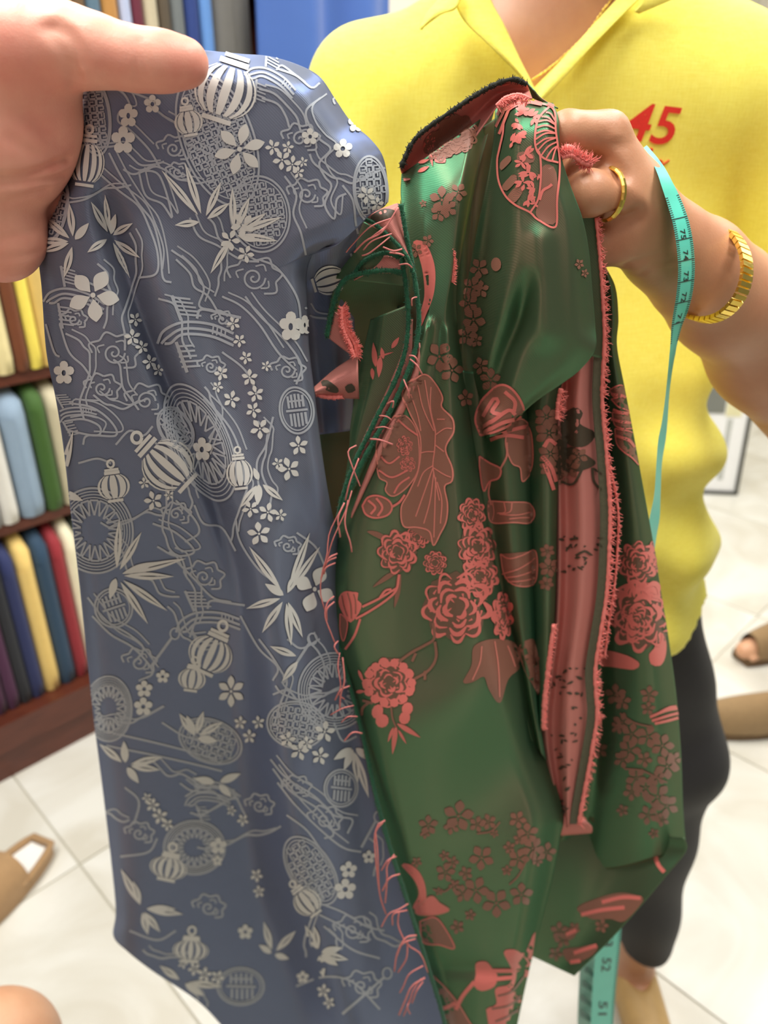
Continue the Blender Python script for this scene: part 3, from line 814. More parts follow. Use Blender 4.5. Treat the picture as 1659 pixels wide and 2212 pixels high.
# ------------------------------------------------------------------ the photographer's left hand
def photo_hand(P):
    th = chain(P, *JJ([(-20,135,.402,110),(60,108,.398,98),(150,102,.394,79),(215,112,.391,66),(290,128,.390,58),(350,133,.390,55),(400,136,.391,50)]), k=0.006)
    d = pxell(P, 50, 235, .408, 125, 150, .019)
    d = smin(d, pxell(P, 15, 320, .412, 118, 120, .02), 0.012)
    d = smin(d, pxell(P, -10, 495, .414, 108, 112, .019), 0.006)
    d = smin(d, chain(P, *JJ([(-60,300,.410,150),(-330,380,.385,150),(-700,520,.33,190),(-1100,760,.25,260)]), k=0.01), 0.02)
    d = smin(d, th, 0.012)
    f = None
    for pts in ([(70,270,.428,44),(250,250,.434,40),(430,240,.436,36),(560,250,.437,31)],
                [(70,350,.430,45),(260,345,.437,41),(470,335,.440,37),(620,340,.441,31)],
                [(60,435,.430,43),(250,440,.436,39),(440,435,.440,35),(570,430,.441,30)],
                [(40,520,.428,38),(210,530,.434,34),(350,525,.438,31),(450,520,.439,27)]):
        c = chain(P, *JJ(pts), k=0.003)
        f = c if f is None else np.minimum(f, c)
    d = smin(d, f, 0.006)
    return d
lo = np.array([-.40, .20, 1.05]); hi = np.array([0.0, .47, 1.42])
V1, F1 = surface_net(photo_hand, (-.29, .36, 1.11), (-.03, .462, 1.40), 0.0017)
def normals(V, Fq):
    fn = np.cross(V[Fq[:, 2]] - V[Fq[:, 0]], V[Fq[:, 3]] - V[Fq[:, 1]]); n = np.zeros_like(V)
    for k in range(4): np.add.at(n, Fq[:, k], fn)
    return n / (np.linalg.norm(n, axis=1, keepdims=True) + 1e-12)
def creases(V, Fq, items):
    """press folds into the skin along lines traced over its surface"""
    bv = BVHTree.FromPolygons([Vector(v) for v in V.tolist()], Fq.tolist()); nr = normals(V, Fq)
    dsp = np.zeros(len(V), np.float32)
    for pts, w, dep in items:
        H = []
        for q in catmull(pts, 8):
            l, n, i, d = bv.ray_cast(CAM, ray(q[0], q[1]).normalized())
            if l is not None: H.append(np.array(l, np.float32))
        if len(H) < 2: continue
        H = np.array(H); near = np.where((np.abs(V - H.mean(0)).max(1) < np.abs(H - H.mean(0)).max() + 4 * w))[0]
        dist = np.full(len(near), 9.0, np.float32)
        for i in range(len(H) - 1): dist = np.minimum(dist, seg(V[near], H[i], H[i+1], 0, 0))
        dsp[near] = np.maximum(dsp[near], 0) + dep * np.exp(-(dist / w) ** 2)
    return V - nr * dsp[:, None]
V1 = creases(V1, F1, [([(-20,388),(50,381),(100,366),(150,348)], .0024, .0024), ([(-20,404),(60,396),(120,386),(140,380)], .0018, .0016), ([(0,440),(50,424),(100,410)], .002, .0009), ([(112,54),(145,78),(160,112),(167,168)], .0024, .0017), ([(128,46),(156,68),(176,104),(184,140)], .0018, .0009), ([(96,62),(128,96),(148,150),(160,188)], .003, .0013),
  ([(293,84),(294,130),(297,180)], .0009, .0006), ([(306,86),(309,130),(313,180)], .0009, .0006), ([(192,70),(194,120),(196,172)], .0010, .0004), ([(60,250),(110,300),(150,330)], .004, .0008), ([(20,300),(70,330),(120,345)], .003, .0008), ([(0,520),(50,505),(85,490)], .0025, .0008), ([(10,560),(60,552),(84,545)], .002, .0006)])
def unseen_body(P):  # photographer's unseen body, added behind the camera to block light on the cloths
    d = chain(P, [at(-300,370,.388), at(-700,520,.33), (-.31,.06,1.02), (-.21,-.42,1.36)], [.034, .040, .045, .055], k=0.02)
    d = smin(d, ell(P, (0, -.46, 1.16), (.19, .11, .30)), 0.04)
    d = smin(d, ell(P, (0, -.46, .90), (.17, .12, .20)), 0.05)
    d = smin(d, chain(P, [(-.19,-.45,1.38), (.19,-.45,1.38)], [.06, .06]), 0.05)
    d = smin(d, chain(P, [(0,-.46,1.38), (0,-.44,1.50)], [.055, .05]), 0.03)
    d = smin(d, ell(P, (0, -.43, 1.61), (.078, .098, .12)), 0.02)
    d = smin(d, chain(P, [(.21,-.42,1.36), (.26,-.25,1.12), (.10,-.07,1.24)], [.055, .045, .034], k=0.02), 0.03)
    for sx in (-1, 1):
        d = smin(d, chain(P, [(sx*.10,-.46,.80), (sx*.11,-.44,.45), (sx*.11,-.47,.06)], [.09, .06, .04], k=0.02), 0.03)
        d = smin(d, seg(P, (sx*.11,-.47,.035), (sx*.12,-.30,.03), .032, .026), 0.02)
    return d
def keep(VF, f):
    V, Fq = VF; ok = f(V); m = ok[Fq].all(1); return V, Fq[m]
B1 = keep(surface_net(unseen_body, (-.48, -.64, 0), (.38, .42, 1.78), 0.010), lambda V: V[:, 0] < 9)
V1, F1 = joinnets((V1, F1), B1)
ph = net_mesh('person', V1, F1, M_palm)
tag(ph, 'fair-skinned left hand of the photographer pinching the blue-grey brocade under its thumb', 'person')
def unseen_tee(P):  # unseen tee on the added body, blocks light as well
    d = ell(P, (0, -.46, 1.14), (.205, .125, .31))
    d = smin(d, chain(P, [(-.19,-.45,1.37), (.19,-.45,1.37)], [.072, .072]), 0.05)
    d = smin(d, chain(P, [(-.21,-.42,1.36), (-.28,-.18,1.22)], [.068, .064]), 0.03)
    d = smin(d, chain(P, [(.21,-.42,1.36), (.245,-.30,1.18)], [.068, .064]), 0.03)
    d = smin(d, ell(P, (0, -.46, .86), (.185, .135, .16)), 0.05)
    return np.maximum(d, -(seg(P, (0,-.46,1.42), (0,-.44,1.6), .07, .07)))
v, f = surface_net(unseen_tee, (-.38, -.64, .68), (.36, -.08, 1.48), 0.012)
net_mesh('shirt', v, f, mat_plain('unseen_grey_tee', srgb(96, 98, 104), 0.85, 0.08, 60, 0.2, 500), None).parent = ph
def unseen_trousers(P):  # unseen trousers of the added light-blocking body
    d = ell(P, (0, -.46, .80), (.18, .13, .16))
    for sx in (-1, 1): d = smin(d, chain(P, [(sx*.10,-.46,.80), (sx*.115,-.45,.20)], [.105, .07]), 0.04)
    return np.maximum(np.maximum(d, .10 - P[..., 2]), P[..., 2] - .84)
v, f = surface_net(unseen_trousers, (-.26, -.64, .08), (.26, -.28, .86), 0.012)
net_mesh('trousers', v, f, mat_plain('unseen_dark_jeans', srgb(44, 48, 60), 0.85, 0.1, 80, 0.2, 500), None).parent = ph
# ------------------------------------------------------------------ the tailor
def body(P):
    d = ell(P, (.165, .815, 1.17), (.165, .095, .25))
    d = smin(d, ell(P, (.185, .80, .90), (.145, .10, .22)), 0.05)
    d = smin(d, chain(P, [(-.01,.82,1.325), (.165,.80,1.36), (.36,.77,1.315)], [.045, .06, .045], k=0.02), 0.05)
    d = smin(d, chain(P, [(.165,.80,1.33), (.17,.775,1.43)], [.058, .05], k=0.02), 0.03)
    hd = ell(P, (.17, .755, 1.545), (.072, .092, .112))
    hd = smin(hd, ell(P, (.17, .70, 1.475), (.042, .045, .045)), 0.03)
    hd = smin(hd, seg(P, (.17,.668,1.565), (.17,.650,1.528), .008, .013), 0.012)
    for sx in (-1, 1):
        hd = smin(hd, ell(P, (.17 + sx * .076, .765, 1.535), (.009, .018, .03)), 0.006)
        hd = np.maximum(hd, -ell(P, (.17 + sx * .03, .657, 1.557), (.016, .014, .010)) * 0.6 - 0.002)
    hd = smin(hd, seg(P, (.152,.664,1.49), (.188,.664,1.49), .006, .006), 0.006)
    d = smin(d, hd, 0.02)
    d = smin(d, chain(P, [(-.01,.82,1.315), (-.045,.77,1.10), (.02,.58,1.02)], [.045, .04, .03], k=0.015), 0.02)
    d = smin(d, chain(P, [(.36,.77,1.305), (.405,.70,1.13), tuple(at(1790,900,.61))], [.046, .042, .040], k=0.015), 0.02)
    # legs
    for hip, knee, ank in (((.255,.80,.78), at(1408,1620,.775), at(1368,2085,.795)), ((.10,.82,.78), (.10,.80,.45), (.115,.83,.09))):
        d = smin(d, chain(P, [hip, knee, ank], [.085, .052, .030], k=0.02), 0.03)
        foot = chain(P, [ank, (ank[0], ank[1] + .03, .035)], [.030, .028], k=0.01)
        foot = smin(foot, seg(P, (ank[0], ank[1] + .02, .035), (ank[0], ank[1] - .15, .024), .030, .022), 0.02)
        d = smin(d, foot, 0.015)
    return d
def hand(P):
    d = chain(P, *JJ([(1830,945,.615,118),(1659,765,.575,112),(1560,645,.535,104),(1500,578,.515,94),(1448,528,.502,72)]), k=0.02)
    pal = None
    for L in ([(1450,505,.500,56),(1374,396,.487,46),(1312,290,.480,42)], [(1448,520,.500,60),(1385,432,.482,50),(1328,362,.476,44)],
              [(1445,540,.500,62),(1382,472,.482,54),(1338,430,.474,50)], [(1445,560,.502,62),(1390,535,.487,55),(1345,520,.480,46)]):
        c = chain(P, *JJ(L), k=0.006)
        pal = c if pal is None else smin(pal, c, 0.012)
    pal = smin(pal, pxell(P, 1418, 545, .500, 66, 66, .020), 0.012)
    d = smin(d, pal, 0.014)
    f = None
    for L in ([(1314,288,.480,45),(1225,286,.472,44),(1150,330,.482,36),(1160,390,.49,30)],      # index, over the cloth
              [(1335,360,.480,42),(1262,372,.486,40),(1215,400,.494,34)],                            # middle, in the shade
              [(1342,425,.474,47),(1272,417,.464,48),(1246,424,.472,43),(1262,440,.490,36)],        # ring finger, knuckle to the viewer
              [(1350,522,.482,48),(1296,528,.483,46),(1250,520,.488,40)]):                          # little finger
        c = chain(P, *JJ(L), k=0.003)
        f = c if f is None else np.minimum(f, c)
    d = smin(d, f, 0.005)
    d = smin(d, chain(P, *JJ([(1420,500,.51,55),(1330,450,.512,44),(1240,360,.507,38),(1190,300,.50,34)]), k=0.004), 0.006)   # thumb behind
    return d
bV, bF = surface_net(body, (-.12, .50, -.01), (.56, .95, 1.68), 0.008)
hV, hF = surface_net(hand, (.075, .44, .80), (.50, .66, 1.34), 0.0022)
hV = creases(hV, hF, [([(1285,345),(1318,352),(1340,382)], .004, .0030), ([(1318,474),(1345,480),(1372,468)], .005, .0040), ([(1352,574),(1385,562),(1420,556)], .003, .0016), ([(1300,470),(1330,468)], .003, .002), ([(1385,592),(1415,572),(1450,566)], .002, .0009), ([(1248,392),(1246,420),(1252,446)], .0015, .0006), ([(1262,384),(1259,420),(1264,452)], .0012, .0004), ([(1330,300),(1370,350),(1410,420)], .004, -.0010), ([(1345,395),(1395,440),(1440,490)], .004, -.0010)])
V2, F2 = joinnets((bV, bF), (hV, hF))
woman = net_mesh('person', V2, F2, M_tan)
tag(woman, 'tailor in a yellow linen shirt and black trousers gripping the green silk', 'person')

# hair
M_hair = mat_plain('dark_hair', srgb(34, 26, 22), 0.4, 0.3, 60, 0.5, 300, stretch=(1, 1, 0.1))
def hair(P):
    d = ell(P, (.17, .772, 1.56), (.082, .096, .112))
    d = np.maximum(d, -(P[..., 1] - (.715 + np.maximum(0, (1.60 - P[..., 2])) * 0.55)))
    d = smin(d, ell(P, (.17, .87, 1.56), (.05, .045, .05)), 0.02)
    return d
hv, hf = surface_net(hair, (.06, .62, 1.40), (.28, .94, 1.70), 0.008)
net_mesh('hair', hv, hf, M_hair, None).parent = woman

# shirt
def linen(name, col, col2):
    m, nt, b = newmat(name)
    tc = coords(nt)
    outs = []
    for sc in ((90, 90, 900), (900, 900, 90)):
        v = coords(nt, sc)
        n = N(nt, 'ShaderNodeTexNoise'); n.inputs['Scale'].default_value = 1.0; n.inputs['Detail'].default_value = 2
        nt.links.new(v, n.inputs['Vector']); outs.append(n.outputs[0])
    ad = N(nt, 'ShaderNodeMath', operation='ADD'); nt.links.new(outs[0], ad.inputs[0]); nt.links.new(outs[1], ad.inputs[1])
    hf = N(nt, 'ShaderNodeMath', operation='MULTIPLY'); hf.inputs[1].default_value = 0.5; nt.links.new(ad.outputs[0], hf.inputs[0])
    r = N(nt, 'ShaderNodeValToRGB'); r.color_ramp.elements[0].position = 0.35; r.color_ramp.elements[1].position = 0.65
    r.color_ramp.elements[0].color = col2; r.color_ramp.elements[1].color = col
    nt.links.new(hf.outputs[0], r.inputs[0]); nt.links.new(r.outputs[0], b.inputs['Base Color'])
    b.inputs['Roughness'].default_value = 0.8; b.inputs['Sheen Weight'].default_value = 0.1
    b.inputs['Subsurface Weight'].default_value = 0.15; b.inputs['Subsurface Radius'].default_value = (0.006, 0.006, 0.001)
    bp = N(nt, 'ShaderNodeBump'); bp.inputs['Strength'].default_value = 0.3; bp.inputs['Distance'].default_value = 0.0006
    nt.links.new(hf.outputs[0], bp.inputs['Height']); nt.links.new(bp.outputs[0], b.inputs['Normal'])
    return m
M_shirt = linen('yellow_linen', srgb(252, 244, 112), srgb(243, 231, 90))
va = np.array(at(1157, 200, .70)); vl = np.array(at(1052, -10, .70)); vr = np.array(at(1345, -10, .70))
def shirt(P):
    d = ell(P, (.165, .81, 1.16), (.19, .115, .27))
    d = smin(d, ell(P, (.185, .79, .93), (.180, .125, .24)), 0.06)
    d = smin(d, ell(P, (.20, .785, .81), (.190, .13, .16)), 0.05)
    d = smin(d, chain(P, [(-.01,.815,1.322), (.165,.79,1.35), (.37,.765,1.305)], [.052, .075, .058], k=0.02), 0.06)
    d = smin(d, chain(P, [(-.01,.815,1.318), (-.050,.775,1.13), (-.03,.70,1.05)], [.058, .060, .058], k=0.02), 0.025)
    d = smin(d, chain(P, [(.365,.765,1.30), (.415,.70,1.13)], [.066, .074], k=0.02), 0.022)
    # loose folds
    x, y, z = P[..., 0], P[..., 1], P[..., 2]
    low = np.clip((1.12 - z) / 0.25, 0, 1)
    d = d + 0.0035 * np.sin(x * 46 + z * 9 + 1.5) * (0.35 + low) + 0.004 * np.sin((x - .2) * 70 - z * 26) * low - 0.011 * np.cos(62 * (z - .984 + .25 * (x - .36))) * np.clip((x - .22) / .1, 0, 1) * np.clip((1.10 - z) / .08, 0, 1)
    d = d + 0.0022 * np.sin(x * 85 + z * 30) * np.clip((z - 1.1) / .1, 0, 1) * np.clip(1 - np.abs(x - .33) / .08, 0, 1)
    # neck opening: a V-shaped wedge, and the round of the neck
    t = (z - va[2])
    xl = va[0] + (vl[0] - va[0]) * t / (vl[2] - va[2]); xr = va[0] + (vr[0] - va[0]) * t / (vr[2] - va[2])
    w = np.maximum(np.maximum(xl - x, x - xr), y - .79)
    w = np.maximum(w, -t)
    d = np.maximum(d, -w)
    d = np.maximum(d, -(seg(P, (.168,.785,1.36), (.17,.775,1.55), .066, .062)))
    # hem with curved tails
    hem = .775 + 0.9 * np.clip(np.abs(x - .21) - .09, 0, 1) ** 1.5 + 0.02 * np.sin(x * 22)
    d = np.maximum(d, hem - z)
    return d
sV, sF = surface_net(shirt, (-.15, .60, .74), (.52, .96, 1.45), 0.0045)
sh = net_mesh('shirt', sV, sF, M_shirt, None); sh.parent = woman
BVH['s'] = BVHTree.FromPolygons([Vector(v) for v in sV.tolist()], sF.tolist())

def sheet(name, L, R, fold=None, nu=16, nv=30, mat=None, parent=None, t=0.0016):
    global CLOTH_T
    old = CLOTH_T; CLOTH_T = t
    o = panel(name, L, R, fold, nu, nv, mat, mat, None, None, 2)
    CLOTH_T = old
    o.parent = parent
    return o
sheet('collar', [(980,-30,.716),(985,10,.70),(1005,48,.693),(1050,92,.686),(1092,134,.682),(1130,176,.680),(1160,222,.678)], [(1050,-30,.722),(1066,10,.712),(1086,46,.703),(1108,92,.697),(1130,140,.690),(1148,175,.686),(1166,222,.680)], lambda s,t,x,y: -0.006 * math.sin(s * PI), 16, 40, M_shirt, sh)
sheet('collar', [(905,62,.704),(920,30,.705),(945,0,.708),(975,-40,.715)], [(912,62,.699),(955,30,.690),(985,14,.686),(1000,-30,.695)], lambda s,t,x,y: -0.004 * math.sin(s * PI), 14, 24, M_shirt, sh)
sheet('collar', [(1360,-30,.716),(1330,0,.712),(1270,66,.703),(1215,128,.695),(1180,170,.688),(1158,204,.682)], [(1410,-30,.700),(1375,2,.694),(1335,42,.690),(1270,110,.684),(1215,172,.680),(1166,226,.676)], lambda s,t,x,y: -0.005 * math.sin(s * PI), 16, 40, M_shirt, sh)
sheet('collar', [(1400,-30,.694),(1385,8,.690),(1372,26,.690)], [(1520,-30,.700),(1450,0,.697),(1380,30,.692)], None, 12, 14, M_shirt, sh)

# embroidery "45" with script below, stitched in red thread
M_red = mat_plain('red_embroidery', srgb(226, 44, 28), 0.6, 0.2, 700, 0.5, 1200)
def text_polys(body_, size=1.0, depth=0.0, shear=0.0):
    cu = bpy.data.curves.new('lettering', 'FONT'); cu.body = body_; cu.size = size; cu.extrude = depth; cu.shear = shear
    cu.offset = 0.012; cu.resolution_u = 4
    ob = bpy.data.objects.new('lettering', cu); COL.objects.link(ob)
    dg = bpy.context.evaluated_depsgraph_get(); dg.update()
    me = ob.evaluated_get(dg).to_mesh()
    vs_ = [tuple(v.co) for v in me.vertices]; fs = [tuple(p.vertices) for p in me.polygons]
    ob.evaluated_get(dg).to_mesh_clear(); bpy.data.objects.remove(ob)
    return vs_, fs
def hit(k, x, y, off):
    loc, n = cast(k, x, y)
    if loc is None: return None
    r = ray(x, y).normalized()
    if n.dot(r) > 0: n = -n
    return loc + n * off
def stitched(name, body_, x, y, hpx, wscale, rot, k, mat, parent, off=0.001, shear=0.0):
    v, f = text_polys(body_, 1.0, 0, shear)
    m = MB(); c, s_ = math.cos(rot), math.sin(rot)
    mm = []
    bm = bmesh.new()
    for q in v: bm.verts.new(q)
    bm.verts.ensure_lookup_table()
    for q in f:
        try: bm.faces.new([bm.verts[i] for i in q])
        except ValueError: pass
    bmesh.ops.triangulate(bm, faces=bm.faces[:])
    bmesh.ops.subdivide_edges(bm, edges=bm.edges[:], cuts=1, use_grid_fill=True)
    bm.verts.index_update()
    V = []; ok = True
    for q in bm.verts:
        px = q.co.x * hpx * wscale * 1.4; py = -q.co.y * hpx * 1.4
        h = hit(k, x + px * c - py * s_, y + px * s_ + py * c, off)
        V.append(h if h is not None else Vector((0, 0, -9)))
    Fs = [tuple(q.index for q in p.verts) for p in bm.faces]
    Fs = [p for p in Fs if all(V[i].z > -5 for i in p)]
    bm.free()
    o = mesh(name, V, Fs, mat, None, False)
    o.parent = parent
    return o
stitched('embroidered_number', '45', 1338, 299, 84, 0.98, math.radians(7), 's', M_red, sh, 0.0012, 0.25)
def stitch_line(name, pts, r, mat, parent, k='s'):
    m = MB(); P = []
    for q in catmull(pts, 3):
        h = hit(k, q[0], q[1], 0.0006)
        if h is not None: P.append(h)
    m.tube(P, r, 6); o = m.build(name, mat, None); o.parent = parent
stitch_line('embroidered_script', [(1404,322),(1407,323),(1408,326)], 0.0012, M_red, sh)
stitch_line('embroidered_script', [(1380,352),(1390,336),(1396,350),(1404,342),(1412,346),(1414,354),(1424,346),(1430,350),(1426,358),(1436,352),(1445,346)], 0.0007, M_red, sh)

# trousers
M_trous = mat_plain('black_trousers', srgb(40, 39, 40), 0.75, 0.12, 120, 0.2, 600)
def trousers(P):
    d = ell(P, (.19, .80, .80), (.165, .115, .12))
    for hip, knee, ank in (((.265,.795,.80), at(1412,1610,.775), at(1372,2090,.79)), ((.10,.81,.80), (.10,.80,.45), (.115,.825,.11))):
        leg = chain(P, [hip, knee, (ank[0], ank[1], .14)], [.105, .082, .048], k=0.03)
        leg = np.maximum(leg, .115 - P[..., 2])
        d = smin(d, leg, 0.03)
    d = d + 0.004 * np.sin(P[..., 0] * 50 + P[..., 2] * 14) + 0.003 * np.sin(P[..., 2] * 40 + P[..., 1] * 20)
    return np.maximum(d, P[..., 2] - .86)
tV, tF = surface_net(trousers, (-.05, .62, .09), (.46, .96, .89), 0.006)
net_mesh('trousers', tV, tF, M_trous, None).parent = woman
# her shoes: gold-tan flats
M_gold_leather = mat_plain('tan_leather', srgb(186, 152, 98), 0.5, 0.12, 60, 0.2, 300)
for (ax, ay) in ((at(1368,2085,.795).x, .795), (.115, .83)):
    def shoe(P, ax=ax, ay=ay):
        d = seg(P, (ax, ay + .035, .032), (ax, ay - .155, .026), .039, .036)
        d = np.maximum(d, .004 - P[..., 2])
        back = seg(P, (ax, ay + .045, .04), (ax, ay + .045, .085), .036, .030)
        d = smin(d, back, 0.015)
        d = np.maximum(d, -ell(P, (ax, ay - .005, .095), (.030, .055, .055)))
        return d
    v, f = surface_net(shoe, (ax - .06, ay - .22, -.002), (ax + .06, ay + .10, .14), 0.005)
    net_mesh('shoe', v, f, M_gold_leather, None).parent = woman

# necklace, ring and bracelet are worn but are things of their own
M_gold = mat_plain('polished_gold', srgb(250, 216, 110), 0.28, 0.1, 200, 0.15, 400, metal=1.0)
BVH['w'] = BVHTree.FromPolygons([Vector(v) for v in bV.tolist()], bF.tolist())
nk = empty('necklace', at(1240, 110, .70), 'thin gold chain necklace at the open neck of the yellow shirt', 'necklace')
pts = catmull([(1335,-20),(1300,25),(1265,75),(1230,110),(1190,145),(1160,166),(1150,172)], 5.5)
for i in range(len(pts) - 1):
    p = hit('w', *pts[i], 0.0022); q = hit('w', *pts[i+1], 0.0022)
    if p is None or q is None: continue
    m = MB(); c = (p + q) / 2; t = (q - p).normalized(); n = t.cross(Vector((0, -1, 0.3))).normalized()
    if i % 2: n = t.cross(n).normalized()
    r = (q - p).length * 0.62
    ring = [c + t * r * math.cos(a) + n * r * 0.5 * math.sin(a) for a in [2*PI*k/8 for k in range(8)]]
    m.tube(ring, 0.00055 if i not in (8, 9, 10) else 0.0009, 5, close=True)
    m.build('chain_link', M_gold, nk)

rg = empty('finger_ring', at(1305, 417, .466), 'plain faceted gold ring on the tailor\'s curled finger', 'ring')
m = MB(); cen = at(1309, 420, .4685); axis = Vector((-0.86, -0.48, 0.05)).normalized()
u = axis.cross(Z).normalized(); w = u.cross(axis).normalized(); G = []
R0 = 50.0 * mpp(1309, 420, .468)
for k in range(49):
    a = 2 * PI * k / 48; rad = (u * math.cos(a) + w * math.sin(a))
    fac = 1 + 0.012 * (k % 2)
    row = []
    for (dr, da) in ((0, -.0016), (.0008, -.0018), (.0017 * 1.0, -.0008), (.0017, .0008), (.0008, .0018), (0, .0016), (0, -.0016)):
        row.append(cen + rad * (R0 * fac + dr) + axis * da)
    G.append(row)
m.grid(G); m.build('band', M_gold, rg, smooth=False)

br = empty('bracelet', at(1525, 588, .515), 'gold bracelet of square links set with clear stones on the tailor\'s wrist', 'bracelet')
M_stone = mat_plain('clear_stone', srgb(252, 246, 228), 0.06, 0.02, 50, spec=1.0)
def bpt(a):
    x = 1527 + 86 * math.cos(a) - 6 * math.sin(a); y = 588 + 103 * math.sin(a)
    return at(x, y, .502 - .046 * math.cos(a - 0.5))
NB = 46
for k in range(NB):
    a = 2 * PI * k / NB
    p = bpt(a); t = (bpt(a + .02) - bpt(a - .02)).normalized()
    out = (p - (bpt(a + PI) + p) / 2).normalized(); out = (out - t * out.dot(t)).normalized(); s_ = t.cross(out).normalized()
    sp = (bpt(a + 2*PI/NB) - p).length
    m = MB(); m.quadbox(p, t * sp * .40, s_ * .0036, out * .0014)
    lk = m.build('link', M_gold, br, smooth=False)
    m = MB(); b0 = p + out * .0012; n0 = len(m.v)
    q = [b0 + t * sp * .28 * c_ + s_ * .0026 * d_ for c_, d_ in ((-1,-1),(1,-1),(1,1),(-1,1))]
    top = [b0 + out * .001 + t * sp * .15 * c_ + s_ * .001 * d_ for c_, d_ in ((-1,-1),(1,-1),(1,1),(-1,1))]
    m.v += q + top; m.f += [(0,1,5,4),(1,2,6,5),(2,3,7,6),(3,0,4,7),(4,5,6,7)]
    o = m.build('stone', M_stone, None, smooth=False); o.parent = lk; o.matrix_parent_inverse = lk.matrix_parent_inverse.copy() if False else Matrix.Translation(-br.location)

# ------------------------------------------------------------------ tape measure
M_tape = mat_plain('teal_tape', srgb(86, 208, 184), 0.35, 0.04, 60)
M_ink = mat_plain('black_print', srgb(24, 40, 40), 0.5)
M_tapeback = mat_plain('pale_tape_back', srgb(176, 206, 196), 0.45, 0.06, 40)
tape = empty('tape_measure', at(1478, 600, .47), 'teal tape measure hanging over the tailor\'s wrist and down past the cloth', 'tape measure')
TC = [(1392,318,5,.524),(1412,342,6,.490),(1428,368,9,.474),(1441,398,12,.466),(1455,432,15,.464),(1470,478,17,.459),(1479,526,18,.457),(1483,580,18,.458),(1479,632,18,.461),(1470,676,16,.466),(1462,706,12,.470),(1456,742,8,.476),(1449,790,5,.482),(1442,850,4,.488),(1436,910,6,.492),(1430,950,8,.494),(1424,1000,6,.496),(1420,1070,7,.498),(1414,1120,11,.500),(1409,1160,9,.502),(1400,1240,8,.506),(1388,1400,10,.515),(1370,1600,14,.53),(1345,1800,20,.55),(1322,1960,25,.56),(1312,2060,26,.565),(1304,2150,25,.57),(1298,2260,24,.572)]
Tq = interp([(a, b, c, d) for a, b, c, d in TC], 220)
def tape_pt(i, s, off=0.0):
    i0 = min(int(i), len(Tq) - 2); f = i - i0
    x, y, w, Y = Tq[i0] * (1 - f) + Tq[i0+1] * f
    tilt = 0.007
    return at(x + w * s, y + (4 if y < 760 else 0) * -s, Y + tilt * s - off)
m = MB(); m.grid([[tape_pt(i, s) for s in (-1, -.5, 0, .5, 1)] for i in range(len(Tq))])
m.grid([[tape_pt(i, s, -0.0006) for s in (1, .5, 0, -.5, -1)] for i in range(len(Tq))])
m.build('tape_band', M_tape, tape)
def tape_y(y): return float(np.interp(y, Tq[:, 1], np.arange(len(Tq))))
def tape_line(y0, s0, s1, th):
    m = MB(); i = tape_y(y0); a, b = tape_pt(i, s0, .0004), tape_pt(i, s1, .0004)
    i2 = tape_y(y0 + th); c, d = tape_pt(i2, s1, .0004), tape_pt(i2, s0, .0004)
    return [a, b, c, d]
tk = MB()
for y0 in np.arange(470, 706, 45.5):
    for v in [tape_line(y0, -1, 1, 2.0)]: n0 = len(tk.v); tk.v += v; tk.f.append((n0, n0+1, n0+2, n0+3))
for y0 in np.arange(424, 742, 4.55):
    for (s0, s1) in ((-1, -.62), (1, .66)):
        v = tape_line(y0, s0, s1, 1.7); n0 = len(tk.v); tk.v += v; tk.f.append((n0, n0+1, n0+2, n0+3))
for y0 in np.arange(1900, 2212, 5.0):
    v = tape_line(y0, .8, 1, 1.6); n0 = len(tk.v); tk.v += v; tk.f.append((n0, n0+1, n0+2, n0+3))
tag(tk.build('printed_ticks', M_ink, tape, smooth=False), kind='stuff')
def tape_text(s, yc, size, across=0.62):
    v, f = text_polys(s, 1.0); xs = [q[0] for q in v]; ys = [q[1] for q in v]
    cx, cy = (min(xs)+max(xs))/2, (min(ys)+max(ys))/2; wx = max(xs)-min(xs); hy = max(ys)-min(ys)
    V = []
    for q in v:                        # digits read along the band
        a = (q[0]-cx)/wx * size; b = (q[1]-cy)/hy * across
        V.append(tape_pt(tape_y(yc + a), b * 0.95, .0004))
    mesh('printed_number', V, f, M_ink, tape, False)
for k, s_ in enumerate(('75', '74', '73', '72', '71')): tape_text(s_, 506 + 45.5 * k, 21)
for s_, y0 in (('53', 2030), ('52', 2084), ('51', 2178)): tape_text(s_, y0, 30, 0.8)
# the pale reverse of the doubled end beside it
m = MB(); BQ = [(1292,2020,8,.580),(1276,2080,20,.582),(1269,2140,19,.584),(1264,2250,18,.586)]
Bq = interp(BQ, 40)
m.grid([[at(q[0] + q[2]*s, q[1], q[3] + .006*s) for s in (-1,0,1)] for q in Bq])
m.grid([[at(q[0] + q[2]*s, q[1], q[3] + .006*s + .0006) for s in (1,0,-1)] for q in Bq])
m.build('tape_reverse', M_tapeback, tape)
M_stripe = mat_plain('grey_stripe_print', srgb(120, 146, 138), 0.5)
for k in range(4):
    y0 = 2092 + 34 * k; m = MB()
    f_ = lambda x, y: at(x, y, .5795)
    m.v += [f_(1254, y0 - 14), f_(1284, y0 + 8), f_(1284, y0 + 22), f_(1254, y0)]; m.f.append((0,1,2,3))
    m.build('printed_stripe', M_stripe, tape, smooth=False)

